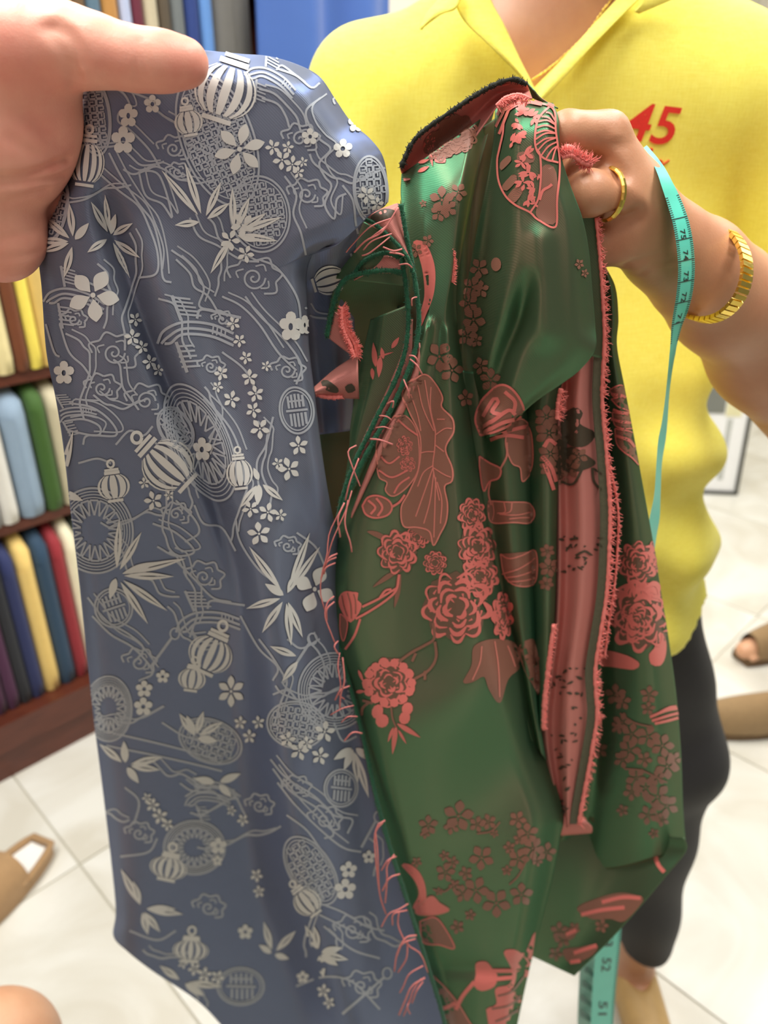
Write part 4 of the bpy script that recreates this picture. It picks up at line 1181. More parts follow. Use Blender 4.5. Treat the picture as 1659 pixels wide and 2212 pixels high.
# ------------------------------------------------------------------ other people's feet
M_suede = mat_plain('brown_suede', srgb(150, 122, 84), 0.85, 0.15, 90, 0.3, 500, sheen=0.2)
M_sole = mat_plain('dark_brown_sole', srgb(104, 80, 52), 0.8, 0.15, 80)
def foot_sdf(P, toe, heel, ankle_h=0.30):
    toe = np.array(toe, float); heel = np.array(heel, float); u = (heel - toe) / np.linalg.norm(heel - toe)
    d = chain(P, [toe + [0,0,.036], toe + u*.08 + [0,0,.042], toe + u*.20 + [0,0,.05]], [.024, .034, .036], k=0.02)
    d = smin(d, chain(P, [toe + u*.19 + [0,0,.06], toe + u*.21 + [0,0,ankle_h]], [.036, .042], k=0.02), 0.03)
    n = np.array([-u[1], u[0], 0])
    for k in range(5):
        b = toe + n * (-.026 + .013 * k) + u * (0.004 + .006 * abs(k - 1.5))
        d = smin(d, seg(P, b + u*.03 + [0,0,.030], b - u*.012 + [0,0,.026], .010, .0085), 0.003)
    return d
def clog(name, toe, heel, parent):
    toe = Vector(toe); heel = Vector(heel); u = (heel - toe).normalized(); n = Vector((-u.y, u.x, 0)); L = (heel - toe).length
    def out(t):                        # half width along the sole
        return 0.047 * (math.sin(PI * min(1, max(0, t * 0.86 + 0.10)))) ** 0.45 * (1.0 - 0.18 * t)
    so = MB(); ts = [k / 16 for k in range(17)]
    ring = [(t, out(t)) for t in ts] + [(t, -out(t)) for t in reversed(ts)]
    G = []
    for (z, f) in ((0.001, .94), (0.008, 1.0), (0.022, 1.0), (0.026, .95)):
        G.append([toe + u * (L * (t - .04) * 1.06) + n * (w * f) + Z * z for t, w in ring] + [toe + u * (L * (ring[0][0] - .04) * 1.06) + n * (ring[0][1] * f) + Z * z])
    so.grid(G); k = len(ring) + 1
    so.f.append(tuple(range(3 * k, 3 * k + k - 1))); so.f.append(tuple(reversed(range(0, k - 1))))
    sole = so.build('sole', M_sole, None, smooth=False); sole.parent = parent
    G2 = []
    for j in range(13):
        t = 0.05 + 0.62 * j / 12; w = out(t) * 1.03; hgt = 0.062 + 0.022 * (j / 12)
        G2.append([toe + u * (L * t) + n * (w * math.cos(a)) + Z * (0.022 + hgt * math.sin(a) ** 0.8) for a in [PI * i / 14 for i in range(15)]])
    up = MB(); up.grid(G2)
    up.grid([[p - Z * 0.0025 - (p - (toe + u * L * .35)).normalized() * 0.0015 for p in reversed(r)] for r in G2])
    o = up.build('upper', M_suede, None); o.parent = parent
t1 = atz(1519, 1578, 0); h1 = t1 + Vector((.24, .015, 0)); t2 = atz(1603, 1428, 0); h2 = t2 + Vector((.225, .09, 0))
def two_feet(P): return np.minimum(foot_sdf(P, t1, h1, .42), foot_sdf(P, t2, h2, .42))
lo_ = np.minimum(np.array(t1), np.array(t2)) - [.07, .12, .0]; hi_ = np.maximum(np.array(h1), np.array(h2)) + [.09, .12, .40]
v, f = surface_net(two_feet, lo_, hi_, 0.005)
per = net_mesh('person', v, f, M_leg); tag(per, 'bare-legged person in brown suede clogs standing at the right edge', 'person')
clog('clog', t1, h1, per); clog('clog', t2, h2, per)

# tan slipper at the left edge, empty toe loop to the right
sl = empty('slipper', atz(20, 1930, 0), 'tan open-toed slipper lying on the floor at the left edge', 'slipper')
M_tanshoe = mat_plain('tan_slipper_felt', srgb(166, 132, 92), 0.85, 0.12, 80, 0.3, 400, sheen=0.2)
M_insole = mat_plain('white_insole', srgb(240, 238, 232), 0.7, 0.03)
toe = atz(98, 1838, 0); heel = atz(-130, 2075, 0); u = (heel - toe).normalized(); n = Vector((-u.y, u.x, 0)); L = 0.25
def hw(t): return 0.046 * (math.sin(PI * min(1, t * 0.88 + 0.07))) ** 0.42
ts = [k / 18 for k in range(19)]; ring = [(t, hw(t)) for t in ts] + [(t, -hw(t)) for t in reversed(ts)]
so = MB(); kk = len(ring) + 1
so.grid([[toe + u * (L * t) + n * (w * f) + Z * z for t, w in ring + ring[:1]] for z, f in ((.001,.95),(.006,1),(.020,1),(.024,.96))])
so.f.append(tuple(range(3*kk, 3*kk + kk - 1))); so.f.append(tuple(reversed(range(kk - 1))))
so.build('sole', M_tanshoe, sl, smooth=False)
ins = MB(); ins.grid([[toe + u * (L * t) + n * (w * .86) * s + Z * .0248 for s in (-1, -.5, 0, .5, 1)] for t, w in [(0.03 + .94 * t, hw(0.03 + .94 * t)) for t in ts]])
ins.build('insole', M_insole, sl)
rim = MB(); rim.tube([toe + u * (L * t) + n * (w * .95) + Z * .030 for t, w in ring[6:] + ring[:7] if t < 0.40], .0075, 8); rim.build('toe_binding', M_tanshoe, sl)
G2 = [[toe + u * (L * (0.30 + .42 * j / 10)) + n * (hw(.30 + .42*j/10) * 1.03 * math.cos(a)) + Z * (0.02 + (0.060 + .01 * j / 10) * math.sin(a) ** .8) for a in [PI * i / 14 for i in range(15)]] for j in range(11)]
up = MB(); up.grid(G2); up.grid([[p - Z * .003 for p in reversed(r)] for r in G2]); up.build('strap', M_tanshoe, sl)

# bare knee in the lower left corner
def knee(P):
    k0 = np.array(atz(-10, 2290, .42))
    d = chain(P, [k0 + [-.30, -.10, .02], k0, k0 + [-.02, .03, -.20], k0 + [-.03, .02, -.385]], [.075, .060, .048, .034], k=0.03)
    d = smin(d, chain(P, [k0 + [-.03, .0, -.375], k0 + [-.02, .13, -.395]], [.032, .022], k=0.01), 0.015)
    return d
k0 = np.array(atz(-10, 2290, .42))
v, f = surface_net(knee, k0 + [-.42, -.22, -.43], k0 + [.10, .2, .12], 0.006)
kn = net_mesh('person', v, f, M_leg); tag(kn, 'bare bent knee of a seated person in the lower left corner', 'person')
# ================================================================== woven motifs lying on the cloths
class Motif:
    def __init__(s, k, off): s.k = k; s.off = 0.00012 + off * 0.42; s.v = []; s.f = []
    def pt(s, x, y):
        h = hit(s.k, x, y, s.off)
        s.v.append(h if h is not None else Vector((0, 0, -9)))
        return len(s.v) - 1
    def quad(s, *ids):
        P = [s.v[i] for i in ids]
        if any(p.z < -5 for p in P): return
        L = max((P[i] - P[i-1]).length for i in range(len(P)))
        if L > 0.020: return
        s.f.append(ids)
    def strip(s, pts, w, step=6.0, across=1, smooth=True):
        q = np.array(catmull(pts, step)) if smooth and len(pts) > 2 else interp(pts, max(2, int(np.hypot(*(np.array(pts[-1][:2]) - np.array(pts[0][:2]))) / step) + 2))
        q = q[:, :2]; n = len(q)
        t = np.gradient(q, axis=0); t /= (np.linalg.norm(t, axis=1, keepdims=True) + 1e-9)
        nn = np.stack([-t[:, 1], t[:, 0]], 1)
        if callable(w): ww = [w(i / (n - 1)) for i in range(n)]
        elif hasattr(w, '__len__'): ww = np.interp(np.linspace(0, 1, n), np.linspace(0, 1, len(w)), w)
        else: ww = [w] * n
        prev = None
        for i in range(n):
            ids = [s.pt(*(q[i] + nn[i] * ww[i] * (a / across - 0.5))) for a in range(across + 1)]
            if prev:
                for a in range(across): s.quad(prev[a], ids[a], ids[a+1], prev[a+1])
            prev = ids
    def leaf(s, x0, y0, x1, y1, w, bend=0.0, split=False, tip=0.5):
        mx, my = (x0 + x1) / 2 - (y1 - y0) * bend, (y0 + y1) / 2 + (x1 - x0) * bend
        prof = lambda t: w * max(0.04, math.sin(PI * t ** (0.8 if tip >= .5 else 1.2))) ** 0.85
        if not split: s.strip([(x0, y0), (mx, my), (x1, y1)], prof, 5, 2)
        else:                          # two half blades with the mid-rib left open
            d = np.array([x1 - x0, y1 - y0], float); L = np.linalg.norm(d); d /= L; nrm = np.array([-d[1], d[0]])
            for sg in (-1, 1):
                o = nrm * sg * w * 0.27
                s.strip([(x0 + d[0]*2, y0 + d[1]*2), (mx + o[0], my + o[1]), (x1, y1)], lambda t: 0.4 * prof(t), 5, 1)
    def disc(s, x, y, rx, ry=None, rot=0.0, rings=2, n=14, r0=0.0, wob=0.0, lob=0):
        ry = rx if ry is None else ry; c, sn = math.cos(rot), math.sin(rot)
        prev = None
        for j in range(rings + 1):
            f = r0 + (1 - r0) * j / rings
            ids = []
            for k in range(n):
                a = 2 * PI * k / n; e = f * (1 + (wob * math.cos(lob * a) if j == rings else 0))
                px, py = rx * e * math.cos(a), ry * e * math.sin(a)
                ids.append(s.pt(x + px * c - py * sn, y + px * sn + py * c))
            if prev:
                for k in range(n): s.quad(prev[k], prev[(k+1) % n], ids[(k+1) % n], ids[k])
            prev = ids
    def ring(s, x, y, rx, ry, w, rot=0.0, a0=0, a1=2*PI, n=None):
        c, sn = math.cos(rot), math.sin(rot); n = n or max(8, int(abs(a1 - a0) * max(rx, ry) / 10))
        P = []
        for k in range(n + 1):
            a = a0 + (a1 - a0) * k / n; px, py = rx * math.cos(a), ry * math.sin(a)
            P.append((x + px * c - py * sn, y + px * sn + py * c))
        s.strip(P, w, 7)
    def fill(s, poly, smooth=True, mx=13):
        q = catmull(poly, 10, True)[:-1] if smooth else [np.array(p, float) for p in poly]
        bm = bmesh.new()
        vs_ = [bm.verts.new((p[0], p[1], 0)) for p in q]
        try: bm.faces.new(vs_)
        except ValueError: bm.free(); return
        bmesh.ops.triangulate(bm, faces=bm.faces[:])
        for _ in range(4):
            ed = [e for e in bm.edges if e.calc_length() > mx]
            if not ed: break
            bmesh.ops.subdivide_edges(bm, edges=ed, cuts=1)
            bmesh.ops.triangulate(bm, faces=[f for f in bm.faces if len(f.verts) > 3])
        bm.verts.index_update()
        b = len(s.v)
        for v in bm.verts: s.pt(v.co.x, v.co.y)
        for f in bm.faces: s.quad(*[b + v.index for v in f.verts])
        bm.free()
    def build(s, name, mat, parent):
        if not s.f: return None
        fs = []
        for f in s.f:                  # face the viewer's side
            P = [s.v[i] for i in f]; n = (P[2] - P[0]).cross(P[3] - P[1]) if len(P) > 3 else (P[1] - P[0]).cross(P[2] - P[0])
            fs.append(f if n.dot(CAM - P[0]) > 0 else tuple(reversed(f)))
        used = sorted({i for f in fs for i in f}); mp = {i: k for k, i in enumerate(used)}
        return mesh(name, [s.v[i] for i in used], [tuple(mp[i] for i in f) for f in fs], mat, parent, True)

def weave_mat(name, col, col2, rough=0.5, scale=900):
    m, nt, b = newmat(name)
    v = coords(nt)
    wv = N(nt, 'ShaderNodeTexWave'); wv.bands_direction = 'DIAGONAL'; wv.inputs['Scale'].default_value = scale; wv.inputs['Distortion'].default_value = 1.5
    nt.links.new(v, wv.inputs['Vector'])
    nt.links.new(mixc(nt, wv.outputs['Fac'], col, col2), b.inputs['Base Color'])
    b.inputs['Roughness'].default_value = rough; b.inputs['Specular IOR Level'].default_value = 0.4
    return m
M_silver = weave_mat('silver_float', srgb(228, 228, 222), srgb(210, 212, 207))
M_silver2 = weave_mat('grey_float', srgb(182, 188, 195), srgb(164, 171, 180))
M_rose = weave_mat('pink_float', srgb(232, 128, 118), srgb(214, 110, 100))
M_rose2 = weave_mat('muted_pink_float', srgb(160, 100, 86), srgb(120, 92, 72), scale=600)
M_rose3 = weave_mat('half_pink_float', srgb(132, 90, 74), srgb(84, 80, 60), scale=500)
M_leafdark = weave_mat('dark_green_float', srgb(58, 66, 48), srgb(92, 70, 58))
M_line = weave_mat('thin_pink_float', srgb(218, 136, 120), srgb(206, 118, 104))
R_ = math.radians
def lantern(x, y, w, h, rot, ring=None):
    m = Motif('b', 0.0011); c, s_ = math.cos(R_(rot)), math.sin(R_(rot))
    T = lambda u, v: (x + u * c - v * s_, y + u * s_ + v * c)
    n = 7 if w > 70 else 5
    for i in range(n):
        a0 = -1 + 2 * i / n + 0.05; a1 = -1 + 2 * (i + 1) / n - 0.05
        prev = None
        for j in range(9):
            v = -0.92 + 1.84 * j / 8; e = math.sqrt(1 - v * v * 0.86)
            f = lambda a: math.sin(a * PI / 2) * e * w / 2
            ids = [m.pt(*T(f(a0 + (a1 - a0) * q / 2), v * h / 2)) for q in range(3)]
            if prev:
                for q in range(2): m.quad(prev[q], ids[q], ids[q+1], prev[q+1])
            prev = ids
    k = w / 100
    m.strip([T(-w*.24, -h*.56), T(w*.24, -h*.56)], 7*k + 2, 5, smooth=False)
    m.strip([T(-w*.22, -h*.68), T(w*.22, -h*.68)], 5*k + 2, 5, smooth=False)
    m.strip([T(-w*.24, h*.56), T(w*.24, h*.56)], 6*k + 2, 5, smooth=False)
    m.ring(*T(0, -h*.68 - 13*k - 4), 8*k + 2, 9*k + 2, 5*k + 1.5)
    m.build('lantern_motif', M_silver, blue)
def plum(x, y, r, sq=1.0, rot=0.0):
    m = Motif('b', 0.0013)
    for k in range(5):
        a = rot + 2 * PI * k / 5 - PI / 2
        m.disc(x + .62*r*math.cos(a)*sq, y + .62*r*math.sin(a), .36*r*(0.6 + .4*sq), .36*r, rings=1, n=9)
    m.ring(x, y, .34*r*sq, .34*r, .2*r)
    m.build('blossom_motif', M_silver, blue)
def star(x, y, r, n=5, rot=0.0, sq=1.0, fat=0.5, k='b', mat=None, par=None, off=0.0014):
    m = Motif(k, off)
    for i in range(n):
        a = rot + 2 * PI * i / n - PI / 2
        m.leaf(x + .16*r*math.cos(a)*sq, y + .16*r*math.sin(a), x + r*math.cos(a)*sq, y + r*math.sin(a), fat*r, tip=.4)
    m.disc(x, y, .10*r*sq, .10*r, rings=1, n=8)
    m.build('blossom_motif', mat or M_silver, par or blue)
def spray(x, y, leaves, w=17):
    m = Motif('b', 0.0012)
    for (a, b) in leaves:
        L = math.hypot(a - x, b - y); f = 0.12
        m.leaf(x + (a - x)*f, y + (b - y)*f, a, b, min(w, 0.3 * L + 3), split=L > 55)
    m.build('bamboo_leaf_motif', M_silver, blue)
def medal(x, y, rx, ry, rot, kind, seed=0):
    m = Motif('b', 0.0008); rot = R_(rot); c, s_ = math.cos(rot), math.sin(rot); rnd = random.Random(seed)
    T = lambda u, v: (x + u*rx*c - v*ry*s_, y + u*rx*s_ + v*ry*c)
    m.ring(x, y, rx, ry, 4.5, rot)
    if kind == 'fret':
        m.ring(x, y, rx*.9, ry*.9, 3, rot)
        st = 15
        for iu in range(-int(rx/st), int(rx/st) + 1):
            for iv in range(-int(ry/st), int(ry/st) + 1):
                u, v = iu*st/rx, iv*st/ry
                if u*u + v*v > .72: continue
                d = rnd.choice((0, 1, 2, 3)); e = st*.42
                sq_ = [(-e,-e),(e,-e),(e,e),(-e,e),(-e,-e*.2),(e*.3,-e*.2)]
                for _ in range(d): sq_ = [(-q, p) for p, q in sq_]
                P = [(T(u, v)[0] + p*c - q*s_, T(u, v)[1] + p*s_ + q*c) for p, q in sq_]
                for i in range(len(P) - 1): m.strip([P[i], P[i+1]], 3.2, 7, smooth=False)
    if kind == 'sun':
        for f in (.92, .85, .78): m.ring(x, y, rx*f, ry*f, 2.6, rot)
        n = 18
        for i in range(n):
            a = 2*PI*i/n; d = PI/n*.85
            p0, p1, p2 = T(.72*math.cos(a-d), .72*math.sin(a-d)), T(.72*math.cos(a+d), .72*math.sin(a+d)), T(.36*math.cos(a), .36*math.sin(a))
            for u_, v_ in ((p0, p1), (p1, p2), (p2, p0)): m.strip([u_, v_], 4, 7, smooth=False)
    if kind == 'coin':
        m.ring(x, y, rx*.86, ry*.86, 3, rot)
        for u in (-.42, -.2, 0.02, .24, .46):
            h = math.sqrt(1 - u*u)*.72
            m.strip([T(u, -h), T(u, -.12)], 5, 6, smooth=False); m.strip([T(u + .04, .12), T(u + .04, h)], 5, 6, smooth=False)
        m.strip([T(-.62, -.02), T(.66, .02)], 5, 6, smooth=False); m.strip([T(-.4, -.42), T(.4, -.40)], 4, 6, smooth=False)
    m.build('medallion_motif', M_silver2, blue)
lines = Motif('b', 0.0005)
def swirl(x, y, r, turn=1.6, d=1, scal=5):
    P = [(x + r*.42*(1 - t)*math.cos(d*2*PI*turn*t)*1.0 + 0, y + r*.42*(1 - t)*math.sin(d*2*PI*turn*t)) for t in [i/22 for i in range(22)]]
    lines.strip(P, 4.2, 5)
    for k in range(scal):              # scalloped cloud rim
        a = PI + (PI*1.35)*k/scal; b = PI + (PI*1.35)*(k+1)/scal
        p, q = (x + r*.8*math.cos(a), y + r*.62*math.sin(a)), (x + r*.8*math.cos(b), y + r*.62*math.sin(b))
        mm = ((p[0]+q[0])/2*1.0 + .28*r*math.cos((a+b)/2), (p[1]+q[1])/2 + .24*r*math.sin((a+b)/2))
        lines.strip([p, mm, q], 4.4, 6)
        if k % 2 == 0: lines.strip([((p[0]-x)*.66 + x, (p[1]-y)*.66 + y), ((mm[0]-x)*.66 + x, (mm[1]-y)*.66 + y), ((q[0]-x)*.66 + x, (q[1]-y)*.66 + y)], 3.6, 6)
# medallions under the rest
medal(470, 300, 78, 150, -20, 'fret', 1); medal(562, 462, 64, 82, -8, 'fret', 2); medal(432, 955, 62, 135, -24, 'sun'); medal(205, 1145, 82, 92, -10, 'sun')
medal(722, 1492, 78, 82, 0, 'sun'); medal(640, 1565, 62, 50, 10, 'fret', 3); medal(205, 252, 34, 84, -6, 'fret', 4); medal(800, 410, 36, 72, -4, 'fret', 5)
medal(672, 1880, 45, 82, -32, 'fret', 6); medal(640, 886, 36, 50, -8, 'coin'); medal(736, 1702, 36, 40, 5, 'coin'); medal(246, 1312, 40, 42, -20, 'coin'); medal(380, 925, 34, 50, -35, 'fret', 8)
medal(235, 1530, 50, 70, 0, 'sun'); medal(420, 1830, 66, 58, 0, 'sun'); medal(120, 455, 26, 70, 12, 'fret', 9); medal(455, 1600, 70, 46, 20, 'fret', 10); medal(520, 2130, 50, 40, 0, 'coin')
for a in ((487,198,136,112,18),(408,264,62,50,-10),(188,352,78,86,6),(362,1004,112,104,-48),(518,1022,56,58,-6),(246,1050,70,54,-8),(455,1412,98,74,24),(415,1466,60,44,8),(364,1874,82,46,12),(412,2052,78,42,4),(664,1948,58,56,-38),(712,604,64,64,72)): lantern(*a)
for a in ((278,250,27,.75),(330,225,21,.9),(267,303,32,.8),(670,295,19),(740,322,21),(767,268,21,.8),(438,970,27,.8),(140,805,27,.8),(628,705,34,.7),(656,702,22,.6),(312,1487,19),(310,1525,21),(352,1460,15),(745,1920,24),(752,1878,19),(796,1850,15),(472,1826,19),(530,2012,17),(470,1858,12),(655,2110,14)): plum(*a)
star(518,322,56,6,.25,1.0,.42); star(202,637,58,5,.5,.95,.55); star(678,1272,52,4,.4,.85,.6); star(500,1492,34,6,0,.9,.45)
for (x, y, r) in ((590,318,18),(610,345,22),(632,355,20),(645,372,14),(622,318,14),(655,350,12),(497,518,24),(525,486,28),(531,548,20),(290,690,16),(285,728,18),(305,750,15),(322,782,17),(340,800,14),(505,698,16),(518,735,15),(532,772,15),(478,806,17),(470,835,13),(500,862,20),(540,815,19),(553,850,19),(548,885,18),(562,925,23),(575,790,12),(645,962,22),(624,1012,26),(600,1000,13),(542,1098,19),(578,1106,22),(560,1152,26),(605,1112,14),(332,1080,22),(312,1042,13),(366,1068,12),(700,1580,24),(646,1620,22),(690,1632,20),(622,1596,18),(662,1604,16),(420,2092,15),(442,2104,17),(470,2110,16),(395,2080,12),(330,1738,16),(346,1762,18),(362,1780,14),(318,1722,12),(560,1560,15),(520,1560,15),(540,1590,16),(700,2140,16),(712,2165,14),(555,1890,15),(560,1925,14),(500,1750,12),(525,1770,14),(790,420,20),(812,440,16)): star(x, y, r, 5, x*.37, .95, .5)
for (x, y, lv) in ((440,478,[(350,368),(400,352),(478,392),(496,438),(378,486)]),(505,505,[(502,405),(540,425),(575,460),(610,468),(560,520),(600,520),(455,590)]),(160,522,[(98,470),(152,440),(192,482),(84,520),(90,545),(140,600)]),(236,512,[(196,436),(228,420),(252,462),(288,482),(304,556),(282,600),(190,545)]),
    (252,1242,[(342,1212),(376,1244),(320,1346),(362,1318),(238,1292),(258,1120),(306,1148),(402,1205)]),(616,1288,[(534,1314),(568,1366),(628,1394),(652,1376),(574,1260),(640,1236),(668,1150),(690,1180),(540,1180)]),(272,1652,[(216,1606),(352,1634),(346,1662),(268,1600),(300,1690)]),(306,1962,[(288,1902),(396,1974),(346,2012),(320,2018),(380,1962),(262,1876)]),
    (422,1592,[(388,1540),(482,1558),(470,1600),(404,1545),(440,1535)]),(764,1612,[(796,1722),(742,1662),(772,1690),(720,1640),(800,1640)]),(690,2058,[(660,1998),(738,2046),(730,2084),(752,2072),(680,2000),(700,2110)]),(560,1040,[(548,1010),(556,1090),(610,1080),(520,1096)]),(130,1060,[(180,1080),(150,960),(160,930)]),(648,1420,[(585,1395),(610,1470)]),(395,2120,[(345,2085),(440,2150),(480,2130)]),(590,2060,[(570,1990),(640,2010),(625,2070),(560,2040)]),(470,1690,[(420,1680),(520,1670),(500,1720)])): spray(x, y, lv)
for a in ((246,762,58,1.8),(220,838,42,1.5),(315,866,50,1.7,-1),(548,600,62,1.9),(375,322,40,1.7),(384,372,28,1.5),(648,300,44,1.6,-1),(662,420,46,1.6),(440,1246,46,1.7),(455,792,32,1.5),(750,226,34,1.4),(620,800,40,1.5),(380,1110,34,1.5,-1),(300,1430,40,1.4),(700,1770,40,1.5),(560,1740,34,1.5),(450,1960,38,1.5),(760,2010,44,1.6),(300,1800,34,1.4),(640,1700,34,1.4),(780,2130,44,1.5),(620,1180,30,1.4),(160,690,30,1.4),(480,690,26,1.3)): swirl(*a)
FLOW = [[(236,330),(262,380),(300,440),(330,480),(346,540),(352,600),(370,610)],[(212,372),(258,412),(300,446),(322,490),(340,545),(338,590),(300,600)],[(300,370),(315,422),(350,440),(372,468),(345,380),(302,368)],[(238,182),(270,205),(282,236),(260,240),(256,262),(278,278),(320,320),(345,360)],[(330,232),(365,258),(390,268)],[(258,190),(300,205),(340,220)],
 [(560,192),(592,202),(622,230),(642,255),(650,282),(668,292)],[(692,212),(662,238),(668,270),(690,300),(714,322),(690,352),(702,382),(716,402),(702,442),(722,472),(728,430),(748,418)],[(615,380),(640,420),(634,462),(650,502),(660,550)],[(740,400),(762,432),(768,482),(776,520)],[(600,150),(640,165),(672,190),(690,180)],[(566,212),(600,225),(618,252),(625,275)],
 [(410,470),(430,510),(470,530),(520,560),(560,565)],[(380,560),(410,590),(420,620),(450,640),(480,690)],[(370,540),(410,570),(440,620),(430,660),(460,670)],[(480,640),(520,660),(560,700),(600,760),(640,800)],[(530,640),(560,680),(620,740),(650,790),(640,830)],[(560,560),(600,580),(640,640),(650,700)],[(130,700),(150,760),(180,790),(200,820)],[(150,870),(200,880),(240,910),(250,940),(190,940),(180,960)],[(140,910),(180,905),(215,920),(210,940),(150,930)],
 [(250,960),(280,930),(310,940),(330,920)],[(440,860),(470,890),(500,930),(520,980),(530,1040)],[(590,900),(575,960),(555,1000),(560,1060)],[(480,760),(530,800),(560,860)],[(420,1090),(440,1130),(480,1140),(510,1190)],[(380,1080),(420,1120),(430,1150),(400,1170)],[(330,1130),(380,1150),(420,1190),(380,1200),(340,1180)],[(640,1150),(680,1180),(700,1220)],[(510,1120),(520,1170),(560,1230),(600,1260)],
 [(190,1290),(230,1340),(280,1370),(310,1400),(290,1430)],[(200,1330),(240,1370),(290,1400),(330,1450),(300,1470)],[(380,1210),(420,1250),(460,1290),(500,1300)],[(520,1330),(560,1400),(600,1440),(590,1470)],[(560,1380),(590,1420),(620,1470)],[(620,1380),(650,1400),(690,1380)],[(230,1580),(320,1600),(400,1620),(470,1640)],[(230,1610),(330,1630),(420,1650),(480,1665)],[(350,1560),(400,1590),(450,1600)],
 [(585,1640),(620,1680),(680,1720),(720,1760),(760,1770),(750,1800)],[(590,1660),(630,1710),(690,1750),(720,1800),(700,1810)],[(600,1690),(640,1740),(690,1790),(740,1830),(780,1840)],[(620,1760),(660,1790),(690,1830)],[(690,1950),(740,1970),(790,2000),(830,2010)],[(690,1975),(740,2000),(800,2030)],[(700,2000),(760,2050),(820,2070)],[(420,1700),(470,1690),(520,1720)],[(400,1720),(440,1700),(500,1712),(530,1760)],[(640,2130),(700,2110),(760,2120),(820,2180)],
 [(270,1700),(300,1730),(290,1780)],[(260,1850),(320,1840),(340,1810)],[(280,2010),(340,2030),(380,2010)],[(720,1560),(740,1600),(770,1590)],[(590,1500),(620,1490),(640,1510)],[(100,700),(118,760),(130,770)],[(170,1000),(210,990),(240,1000)]]
rndf = random.Random(12)
for k in range(48):                   # contour bands drifting down the cloth like ripples
    x, y = rndf.uniform(110, 820), 200 + 1950 * (k + rndf.random()) / 48
    a = rndf.uniform(.4, 1.1); P = [(x, y)]
    for j in range(rndf.randint(5, 9)):
        a += rndf.choice((-.75, -.45, .45, .75)) if j % 2 else rndf.uniform(-.3, .3)
        a = min(1.9, max(-.5, a)); L = rndf.uniform(18, 40) * (1 - .00018 * y); P.append((P[-1][0] + L*math.cos(a), P[-1][1] + L*math.sin(a)))
    FLOW.append(P)
for q in FLOW:
    lines.strip(q, 4.6, 6)
    if len(q) > 4: lines.strip([(x + 13, y - 9) for x, y in q[:-1]], 3.6, 6)
# arched bridge and gate roofs
for (x, y, k, r) in ((425, 712, 1.0, 0), (450, 1335, .85, -4), (165, 640, .8, 10), (160, 890, .6, -10), (450, 1722, .6, 0), (590, 168, .7, 24)):
    c, s_ = math.cos(R_(r)), math.sin(R_(r)); T = lambda u, v: (x + k*(u*c - v*s_), y + k*(u*s_ + v*c))
    for d in (0, 14, 26): lines.strip([T(-84 + d*.6, 30), T(-70 + d*.6, 2 + d), T(-30, -16 + d), T(30, -12 + d), T(80, 8 + d)], 5*k + 1, 6)
    for i in range(5): lines.strip([T(-52 + 3*i, -70 + 9*i), T(-14 + 6*i, -66 + 9*i)], 4.5*k, 6, smooth=False); lines.strip([T(-44 + 3*i, 36 + 11*i), T(-8 + 4*i, 34 + 11*i)], 4.5*k, 6, smooth=False)
    lines.strip([T(-54, -74), T(-34, -20)], 7*k, 6, smooth=False); lines.strip([T(-44, 26), T(-20, 92)], 7*k, 6, smooth=False)
    for i in range(4): lines.strip([T(36 + 9*i, -8 + 2*i), T(34 + 9*i, 10 + 2*i)], 3.5*k, 6, smooth=False)
    lines.strip([T(0, -24), T(10, -44), T(60, -34), T(96, -26)], 6*k, 6)
for p, q in (((372,1376),(324,1442)),((668,1388),(612,1474)),((830,2110),(740,2190)),((812,1772),(780,1830))): lines.strip([p, q], 6, 6, smooth=False); lines.ring(p[0]+6, p[1]-8, 10, 12, 4)
tag(lines.build('cloud_line_motif', M_silver2, blue), kind='stuff')

# ------------------------------------------------------------------ green silk
def gm(off=0.0008): return Motif('g', off)
def rose(x, y, r, sq=1.0, seed=0, bright=M_rose, base=None, nm='peony_motif'):
    rnd = random.Random(seed)
    a = gm(0.0007); a.disc(x, y, r*sq, r, 0, 4, 32, 0.0, 0.07, 8); a.build(nm, base or M_rose3, green)
    m = gm(0.0011)
    for j, f in enumerate((1.0, .78, .56, .34)):
        n = (9, 7, 5, 4)[j]; ph = rnd.uniform(0, 6)
        for k in range(n):
            a0 = ph + 2*PI*k/n; a1 = a0 + 2*PI/n*rnd.uniform(.72, 1.02); am = (a0 + a1)/2
            P = [(x + r*sq*f*.86*math.cos(a0), y + r*f*.86*math.sin(a0)), (x + r*sq*f*1.04*math.cos(a0*.6+a1*.4), y + r*f*1.04*math.sin(a0*.6+a1*.4)), (x + r*sq*f*1.03*math.cos(a0*.3+a1*.7), y + r*f*1.03*math.sin(a0*.3+a1*.7)), (x + r*sq*f*.84*math.cos(a1), y + r*f*.84*math.sin(a1))]
            wmx = r*rnd.uniform(.07, .19)
            m.strip(P, [wmx*.4, wmx, wmx*.9, wmx*.3], 5, 2)
            if rnd.random() < .6: m.strip([(x + r*sq*f*.8*math.cos(am), y + r*f*.8*math.sin(am)), (x + r*sq*(f-.2)*math.cos(am+.2), y + r*(f-.2)*math.sin(am+.2))], [r*.07, r*.02], 5, smooth=False)
    m.build(nm, bright, green)
def gstar(x, y, r, n=5, rot=0, sq=1, mat=M_rose2): star(x, y, r, n, rot, sq, .62, 'g', mat, green, 0.0008)
def gfill(name, poly, mat, outline=None, w=3.0, off=0.0007):
    m = gm(off); m.fill(poly); m.build(name, mat, green)
    if outline:
        m = gm(off + .0003); m.strip(list(poly) + [poly[0]], w, 6); m.build(name, outline, green)
def glines(name, Ls, w, mat, off=0.0012):
    for q in Ls:
        m = gm(off); m.strip(q, w, 6); m.build(name, mat, green)
